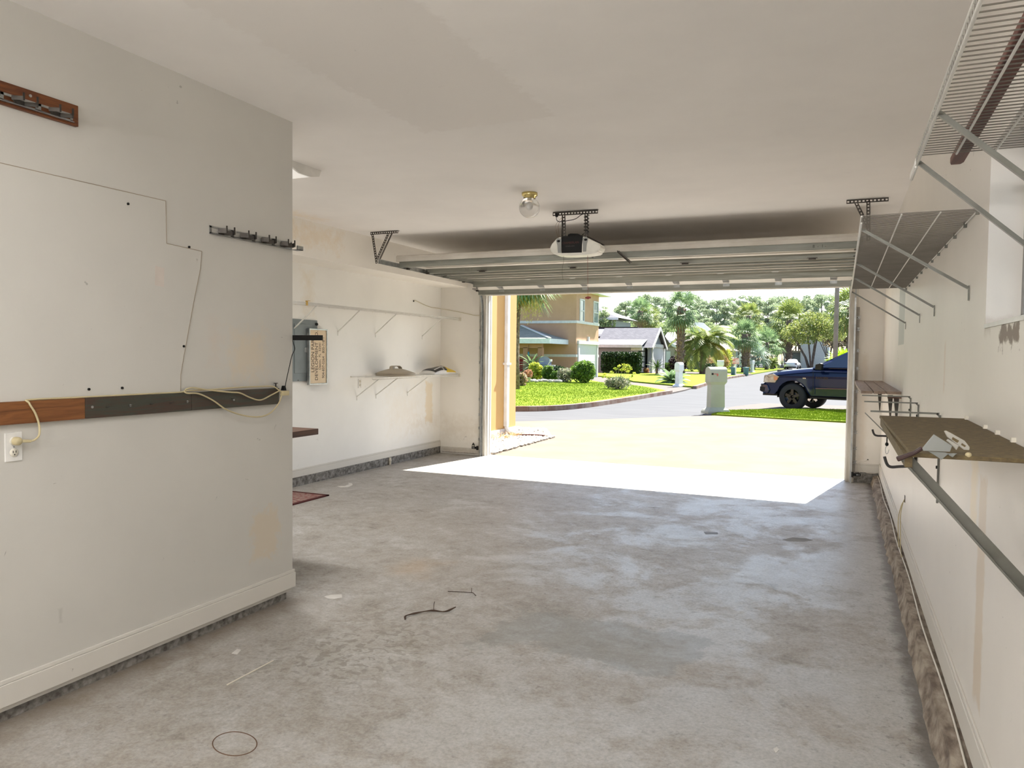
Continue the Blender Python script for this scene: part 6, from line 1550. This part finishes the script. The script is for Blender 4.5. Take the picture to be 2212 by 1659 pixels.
def wheel(cx, y, rim, sg):
    tt = MB().lathe([(.24, 0), (.36, .0), (.415, .03), (.425, .08), (.425, .20), (.415, .25), (.36, .28), (.24, .28)], (cx, y, .425), 36, 'y').build('tyre', m_tyre, t)
    r = MB().lathe([(.0, .07), (.07, .06), (.07, .10), (.20, .14), (.245, .05), (.262, .03), (.262, .25), (.24, .25), (.05, .20)], (cx, y, .425), 30, 'y')
    for k in range(5):
        a = R_(90 + 72 * k); d = Vector((math.cos(a), 0, math.sin(a))); c = Vector((cx, y + .055, .425))
        r.bar(c + d * .05, c + d * .25, .085, .05, up=(0, 1, 0))
    r.build('rim', rim, tt)
wheel(0, Yn + .02, m_rim, 1); wheel(3.62, Yn + .02, m_rim, 1); wheel(0, Yf - .30, m_chrome, -1); wheel(3.62, Yf - .30, m_chrome, -1)
MB().box(-.6, .3, .38, 4.3, 1.7, .60).build('chassis', m_black, t)
t.location = (-1.30, 23.45, -.012); t.rotation_euler.z = R_(-19); t.scale = (.93, .93, .93)

# white saloon in the far carport
t = thing('white_car', (0, 0, 0), 'small white sedan parked nose-in at the far hip roof house', 'car')
m_wcar = M('white_car_paint', (0.72, 0.72, 0.76), rough=.25, coat=.6)
def sec(pts, y): return [(x, y, z) for x, z in pts]
prof = [(-.88, .30), (-.90, .75), (-.84, .93), (-.62, 1.02), (-.52, 1.38), (-.35, 1.46), (.35, 1.46), (.52, 1.38), (.62, 1.02), (.84, .93), (.90, .75), (.88, .30)]
pr2 = [(x * .96, min(z, 1.0) if z > 1.02 else z) for x, z in prof]
b = MB(); R4 = [sec([(x * .93, z * .96 if z < 1 else .95) for x, z in prof], 0), sec([(x, z if z < 1.03 else 1.0) for x, z in prof], .25), sec([(x, z if z < 1.03 else 1.02) for x, z in prof], .75), sec(prof, 1.55), sec(prof, 3.0), sec(pr2, 3.9), sec([(x * .9, min(z, .8)) for x, z in prof], 4.6)]
vs = [p for r in R4 for p in r]; n = 12; fs = [tuple(reversed(range(n))), tuple(range(6 * n, 7 * n))]
for i in range(6):
    for k in range(n): fs.append((i * n + k, (i + 1) * n + k, (i + 1) * n + (k + 1) % n, i * n + (k + 1) % n))
b.add(vs, fs, True).build('body', m_wcar, t)
MB().add([(-.52, .80, 1.06), (.52, .80, 1.06), (.40, 1.50, 1.44), (-.40, 1.50, 1.44)], [(0, 1, 2, 3)]).build('rear_window', M('sedan_glass', (0.40, 0.46, 0.52), rough=.1), t)
for s in (-1, 1):
    MB().box(s * .60, -.02, .72, s * .86, .10, .88).build('tail_light', M('tail_lamp%d' % s, (0.10, 0.03, 0.05), rough=.3), t)
    for yy in (.9, 3.7): MB().lathe([(0, 0), (.32, 0), (.32, .2), (0, .2)], (s * .87 - .1, yy, .32), 18, 'x').build('wheel', m_tyre, t)
    MB().box(s * .88, 2.75, .95, s * 1.05, 2.9, 1.08).build('mirror', m_black, t)
MB().box(-.75, -.01, .28, .75, .05, .40).build('lower_bumper', m_black, t)
c = at(1707.5, 796, Z=0); t.location = (at(1707.5, 790, Y=108).x, 108, -.03); t.rotation_euler.z = R_(-4); t.scale = (.95, .95, .95)

# ------------------------------------------------------------------ street light pole
c = at(1804, 780, Y=43.0)
o = MB().cyl((c.x, c.y, -.05), (c.x, c.y, 9.0), .125, .10, 14).build('utility_pole', M('brown_pole', (0.30, 0.24, 0.19), (0.24, 0.185, 0.145), scale=3, rough=.8)); tag(o, 'tall brown utility pole rising behind the dark blue truck', 'pole')

# ------------------------------------------------------------------ palms
def put(o, u, v, Y, z0=0.0, rz=0.0, sc=1.0):
    c = at(u, v, Y=Y); o.location = (c.x, c.y, z0); o.rotation_euler.z = rz; o.scale = (sc, sc, sc); return o
def zat(v, Y, u=1500): return at(u, v, Y=Y).z
Y = 64; o = fan_palm('fan_palm', 'tall fan palm with a thick rough reddish trunk left of the date palm', zat(664, Y, 1473), .30, 1.55, 34, 21, skirt=8, lo_el=-55); put(o, 1471, 700, Y)
Y = 68; o = feather_palm('date_palm', 'arching date palm with yellowing lower fronds, centre of the street view', zat(742, Y, 1519), .24, 3.5, 30, 22, m_leafdate, m_leafyel, lo_el=-2, arch=1.12); put(o, 1519, 740, Y)
Y = 78; o = fan_palm('sabal_palm', 'taller bright green sabal palm right of the date palm', zat(682, Y + 3, 1616), .22, 1.45, 30, 23, skirt=6, leaf_mt=m_leafdate); put(o, 1617, 700, Y + 3)
o = fan_palm('sabal_palm', 'shorter sabal palm standing in front of the taller one', zat(722, Y, 1610), .27, 1.6, 30, 24, skirt=8); put(o, 1609, 740, Y)
Y = 96; o = fan_palm('blue_fan_palm', 'low silvery fan palm beside the sabal trunks', zat(770, Y, 1628), .2, 1.9, 30, 25, skirt=0, lo_el=-20, leaf_mt=leafm('silver_leaf', (0.34, 0.42, 0.34), (0.18, 0.25, 0.20))); put(o, 1628, 770, Y)
Y = 100; o = fan_palm('sabal_palm', 'slender sabal palm in the shade left of the white hip roof house', zat(740, Y, 1655), .2, 1.9, 28, 26, skirt=3); put(o, 1657, 740, Y)
Y = 106; o = fan_palm('sabal_palm', 'left sabal palm of the pair rising behind the grey gabled house', zat(672, Y, 1385), .32, 1.9, 28, 27, skirt=12); put(o, 1383, 672, Y)
o = fan_palm('sabal_palm', 'right sabal palm of the pair rising behind the grey gabled house', zat(684, Y, 1398), .32, 2.0, 28, 28, skirt=14, leaf_mt=m_leafdate); put(o, 1399, 684, Y + 3)
Y = 118; o = fan_palm('sabal_palm', 'shaggy fan palm with hanging dead fronds under the pines', zat(690, Y, 1706), .4, 3.0, 34, 29, skirt=26, leaf_mt=m_leafdate); put(o, 1706, 690, Y)
Y = 62; o = fan_palm('sabal_palm', 'tall fan palm at the right edge of the doorway behind the pole', zat(664, Y, 1838), .2, 1.7, 34, 30, skirt=6, lo_el=-60, leaf_mt=m_leafdate); put(o, 1838, 664, Y)
Y = 48; o = fan_palm('young_fan_palm', 'bright lime young fan palm above the truck roof', .9, .12, 1.25, 26, 33, skirt=0, lo_el=5, leaf_mt=leafm('lime_leaf', (0.42, 0.62, 0.03), (0.22, 0.40, 0.02))); put(o, 1824, 770, Y)
Y = 104; o = feather_palm('sago_palm', 'small pale sago palm at the far end of the street', .9, .22, 1.45, 34, 34, m_leafdate, None, lo_el=-5, lw=.2); put(o, 1668, 790, Y)
Y = 41.0; o = feather_palm('sago_palm', 'dark green sago palm left of the white mailbox', .12, .14, 1.05, 46, 35, m_leaffan, None, lo_el=-5, lw=.2, arch=.7); put(o, 1452, 820, Y, z0=.05)
# the nearest palm: crown above the doorway, fans and seed strands hanging into view
Y = 29.0
t = thing('seeding_fan_palm', (0, 0, 0), 'large fan palm with cream seed strands hanging beside the yellow wall', 'palm tree')
c = at(1112, 700, Y=Y); base = Vector((c.x, Y, 0)); t.location = base; hh = at(1120, 600, Y=Y).z
MB().tube([base, base + Vector((0, 0, 1.5)), base + Vector((.03, 0, 3)), base + Vector((.12, 0, hh))], [.25, .20, .19, .22], 12).build('trunk', m_bark, t)
rg = np.random.default_rng(41); vs = []; fs = []; top = Vector((.12, 0, hh))
for i in range(30):
    fan_leaf(rg, vs, fs, top, i * 2.39996, R_(-38 + 3.9 * i), 1.35, .9, seg=18)
for az, el, s_ in ((-.35, -8, 1.5), (.1, -2, 1.55), (-1.0, -18, 1.3), (.5, 5, 1.4)): fan_leaf(rg, vs, fs, top, az, R_(el), s_, 1.0, seg=20)
part_np('crown', vs, fs, m_leaffan, t)
vs = []; fs = []
for i in range(9):
    az = rg.uniform(-1.6, .7); p = top + Vector((math.cos(az) * .25, math.sin(az) * .25, .05)); R2 = rg.uniform(.35, 1.15); dn = rg.uniform(1.1, 2.0)
    for k in range(260):
        q = rg.random() ** .7; c = p + Vector((math.cos(az) * R2 * q ** .6, math.sin(az) * R2 * q ** .6, -dn * q ** 1.6)) + Vector(rg.normal(0, .07 + .05 * q, 3))
        d = Vector((rg.normal(0, .6), rg.normal(0, .6), -1)).normalized() * rg.uniform(.06, .13); s_ = Vector((.013, .006, 0)); k_ = len(vs)
        vs += [c - s_, c + s_, c + d + s_ * .3, c + d - s_ * .3]; fs.append((k_, k_ + 1, k_ + 2, k_ + 3))
part_np('seed_strands', vs, fs, m_leafseed, t)
vs = []; fs = []
for i in range(8): fan_leaf(rg, vs, fs, top, i * .8, R_(-70), .8, 1.0, seg=8, spread=R_(90))
part_np('dead_fronds', vs, fs, m_leafdry, t)

# ------------------------------------------------------------------ shrubs and beds
def g0(u, v): p = at(u, v, Z=.05); return (p.x, p.y, .03)
def sh(u, v, wpx, hpx, nm, mt, lb, **k):
    p = g0(u, v); s_ = (p[1] * .916 - p[0] * .4) / FPX
    return shrub(nm, p, wpx * s_, hpx * s_, mt, lb, **k)
sh(1259, 827, 56, 50, 'round_shrub', m_shrub, 'large round bright green shrub in front of the brown house garage', n=3600, size=.09, seed=51)
sh(1222, 826, 38, 32, 'variegated_shrub', m_shrubv, 'cream flecked shrub left of the large round green shrub', n=1500, size=.06, seed=52, flowers=260, fl_mt=m_flow)
sh(1204, 823, 40, 34, 'dark_shrub', m_shrubd, 'dark green clipped shrub below the satellite dish', n=2200, size=.07, seed=53)
sh(1184, 823, 26, 34, 'leafy_shrub', m_shrub, 'leafy green shrub in front of the right porch post', n=1100, size=.10, seed=54)
sh(1157, 822, 34, 40, 'leafy_shrub', m_shruby, 'yellow green shrub between the porch posts', n=1300, size=.10, seed=55)
sh(1198, 824, 16, 24, 'leafy_shrub', m_shrub, 'small leafy green bush by the white border stones', n=500, size=.09, seed=56)
sh(1125, 836, 28, 32, 'pink_flowering_shrub', leafm('pinkish_leaf', (0.50, 0.36, 0.24), (0.22, 0.22, 0.10)), 'pinkish flowering shrub at the left edge of the front lawn', n=1100, size=.07, seed=57, flowers=160, fl_mt=M('pink_petals', (0.65, 0.35, 0.33), rough=.7))
sh(1306, 808, 40, 32, 'clipped_hedge', m_shrubd, 'left part of the dark clipped hedge before the grey house', n=10, size=.07, seed=58) if False else None
p = at(1296, 806, Y=62); q = at(1380, 806, Y=62)
t = thing('clipped_hedge', ((p.x + q.x) / 2, 62.6, 0), 'long dark clipped hedge along the grey gabled house', 'hedge')
L = q.x - p.x; blobs = [((-L / 2 + L * (i + .5) / 12, 0, .95), (L / 20, .7, .95)) for i in range(12)] + [((-L / 2 + L * (i + .5) / 12, 0, 1.4), (L / 20, .65, .50)) for i in range(12)]
v, f = leaf_cloud(blobs, 9000, .10, 59, surf=.7); v[:, 2] = np.clip(v[:, 2], .02, 1.92); part_np('foliage', v, f, m_shrubd, t)
MB().box(p.x + .2, 62.3, 0, q.x - .2, 62.9, 1.7).build('core', m_shrubd, t)
o = feather_palm('yucca', 'spiky yucca among the bushes by the grey house garage', .5, .1, .95, 26, 61, m_shrub, None, lo_el=0, lw=.08, arch=.5); put(o, 1419, 795, 62, .05)
sh(1446, 803, 22, 20, 'leafy_shrub', m_shrub, 'small bright bush by the grey house garage corner', n=700, size=.12, seed=62)
sh(1396, 806, 14, 12, 'red_leaf_bush', leafm('reddish_leaf', (0.42, 0.16, 0.10), (0.20, 0.12, 0.06)), 'small red leaved bush under the gable window', n=300, size=.09, seed=63)
Y = 70; p = at(1464, 797, Y=Y); shrub('purple_shrub', (p.x, Y, .02), 1.9, 1.75, m_shrubp, 'dark purple round shrub behind the tall fan palm trunk', n=2400, size=.09, seed=64)
Y = 80; p = at(1548, 797, Y=Y); shrub('autumn_shrub', (p.x, Y, .02), 2.6, 1.9, leafm('rusty_leaf', (0.40, 0.26, 0.12), (0.18, 0.13, 0.06)), 'rust tinted shrub right of the date palm trunk', n=1800, size=.10, seed=65)
Y = 76; p = at(1536, 800, Y=Y); shrub('dark_shrub', (p.x, Y, .02), 1.6, .9, m_shrubd, 'low dark shrub behind the olive grey mailbox', n=1200, size=.09, seed=66)
Y = 82; p = at(1566, 797, Y=Y); shrub('leafy_shrub', (p.x, Y, .02), 1.6, 2.5, m_shruby, 'tall yellow green shrub beside the pale house', n=1300, size=.11, seed=67)
Y = 78; p = at(1494, 800, Y=Y); shrub('leafy_shrub', (p.x, Y, .02), 1.0, 1.3, m_shrubd, 'small dark bush against the beige wall left of the date palm', n=700, size=.09, seed=68)
# lawn shrub with tall stems
p = g0(1334, 841); t = shrub('stemmy_shrub', p, 1.25, .60, m_shrubv, 'loose variegated shrub with tall yellow green stems on the front lawn', n=1400, size=.055, seed=71, d=1.0)
s_ = (p[1] * .916 - p[0] * .4) / FPX; rg = np.random.default_rng(72); st = MB(); blobs = []
for (du, dv) in ((-26, 33), (-14, 38), (-6, 46), (6, 52), (12, 44), (24, 50), (20, 40), (34, 36), (30, 30), (-34, 28), (-20, 26), (16, 54)):
    e = Vector((du * s_, rg.normal(0, .15), dv * s_)); st.tube([(0, 0, .05), tuple(e * .5 + Vector((0, 0, .08))), tuple(e)], [.012, .009, .005], 5); blobs.append((tuple(e), (.085, .085, .06)))
o = st.build('tall_stems', M('pale_stem', (0.30, 0.28, 0.16), rough=.8), t)
for vv in o.data.vertices: vv.co += Vector(t.location)
blobs += [((21 * s_, 0, 48 * s_), (.22, .15, .16))]
v, f = leaf_cloud(blobs, 420, .055, 73, surf=.3); part_np('top_leaves', v, f, m_shruby, t)
# border stones, pot, porch plant
rg = np.random.default_rng(81)
st0 = None
for i in range(16):
    u = 1146 + i * 4.4; q = at(u + rg.uniform(-1, 1), 826 + rg.uniform(-1, .8), Z=.06); r = rg.uniform(.09, .16)
    if st0 is None:
        st0 = MB().sphere((0, 0, 0), .13, 9, 6, (1.2, .9, .65)).build('border_stone', m_peb, origin=(0, 0, 0)); o = st0
    else: o = st0.copy(); COL.objects.link(o)
    o.location = (q.x, q.y, .13); o.scale = (r / .13,) * 3; o.rotation_euler.z = rg.uniform(0, 3)
    tag(o, 'white border stone in the row edging the bed under the brown house shrubs', 'stone', 'white border stones')
q = at(1140, 826, Z=.08); t = thing('potted_plant', (q.x, q.y, .08), 'small grey pot with coppery grass at the left end of the white stones', 'potted plant')
MB().lathe([(0, 0), (.13, 0), (.17, .26), (.19, .28), (.17, .28), (.15, .24), (0, .24)], (q.x, q.y, .08), 18).build('pot', M('grey_pot', (0.42, 0.42, 0.40), rough=.8), t)
v, f = leaf_cloud([((0, 0, .45), (.28, .28, .22))], 260, .07, 82); part_np('leaves', v, f, leafm('copper_leaf', (0.50, 0.26, 0.16), (0.28, 0.14, 0.08)), t)
o = feather_palm('yucca', 'dark spiky yucca between the porch posts', .7, .08, 1.1, 40, 83, m_leaffan, None, lo_el=-20, lw=.06, arch=.6); put(o, 1149, 800, 42.3, .05)
# flowering tree by the truck
Y = 66; p = at(1752, 790, Y=Y)
o = broad(91, 'spreading flowering tree with white blossom behind the dark blue truck', zat(676, Y, 1750) + .2, 5.6, leafm('warm_leaf', (0.34, 0.36, 0.10), (0.12, 0.18, 0.05)), 'flowering_tree', 8500, .10, None, 'tree', .30, 260); o.location = (p.x, Y, -.03)
Y = 88; p = at(1822, 790, Y=Y); o = broad(92, 'brown leaved tree between the pole and the door jamb', zat(690, Y, 1820), 6.5, leafm('brown_leaf', (0.26, 0.20, 0.12), (0.10, 0.09, 0.05)), 'broadleaf_tree', 4200, .16); o.location = (p.x, Y, -.08)
# tree at the brown house's right corner
Y = 72; p = at(1300, 790, Y=Y); o = broad(93, 'yellow green tree crown just right of the brown house', zat(652, Y, 1300), 3.0, m_leafoak, 'broadleaf_tree', 2600, .14, None, 'tree', .5); o.location = (p.x - 3.4, Y + 12, -.08)
# low blocks beyond the truck bonnet
for i, (u0_, u1_, lb, mtx) in enumerate(((1679, 1711, 'low pale concrete mailbox base beyond the truck bonnet, the left one', m_walkway), (1711, 1737, 'low pinkish block beyond the truck bonnet, the right one', m_beige))):
    Y = 46; p, q = at(u0_, 800, Y=Y), at(u1_, 800, Y=Y); o = MB().box(p.x, Y, -.03, q.x, Y + .5, at(1700, 798.5 - i * 1.5, Y=Y).z).build('concrete_block', mtx, bevel=.02); tag(o, lb, 'block')
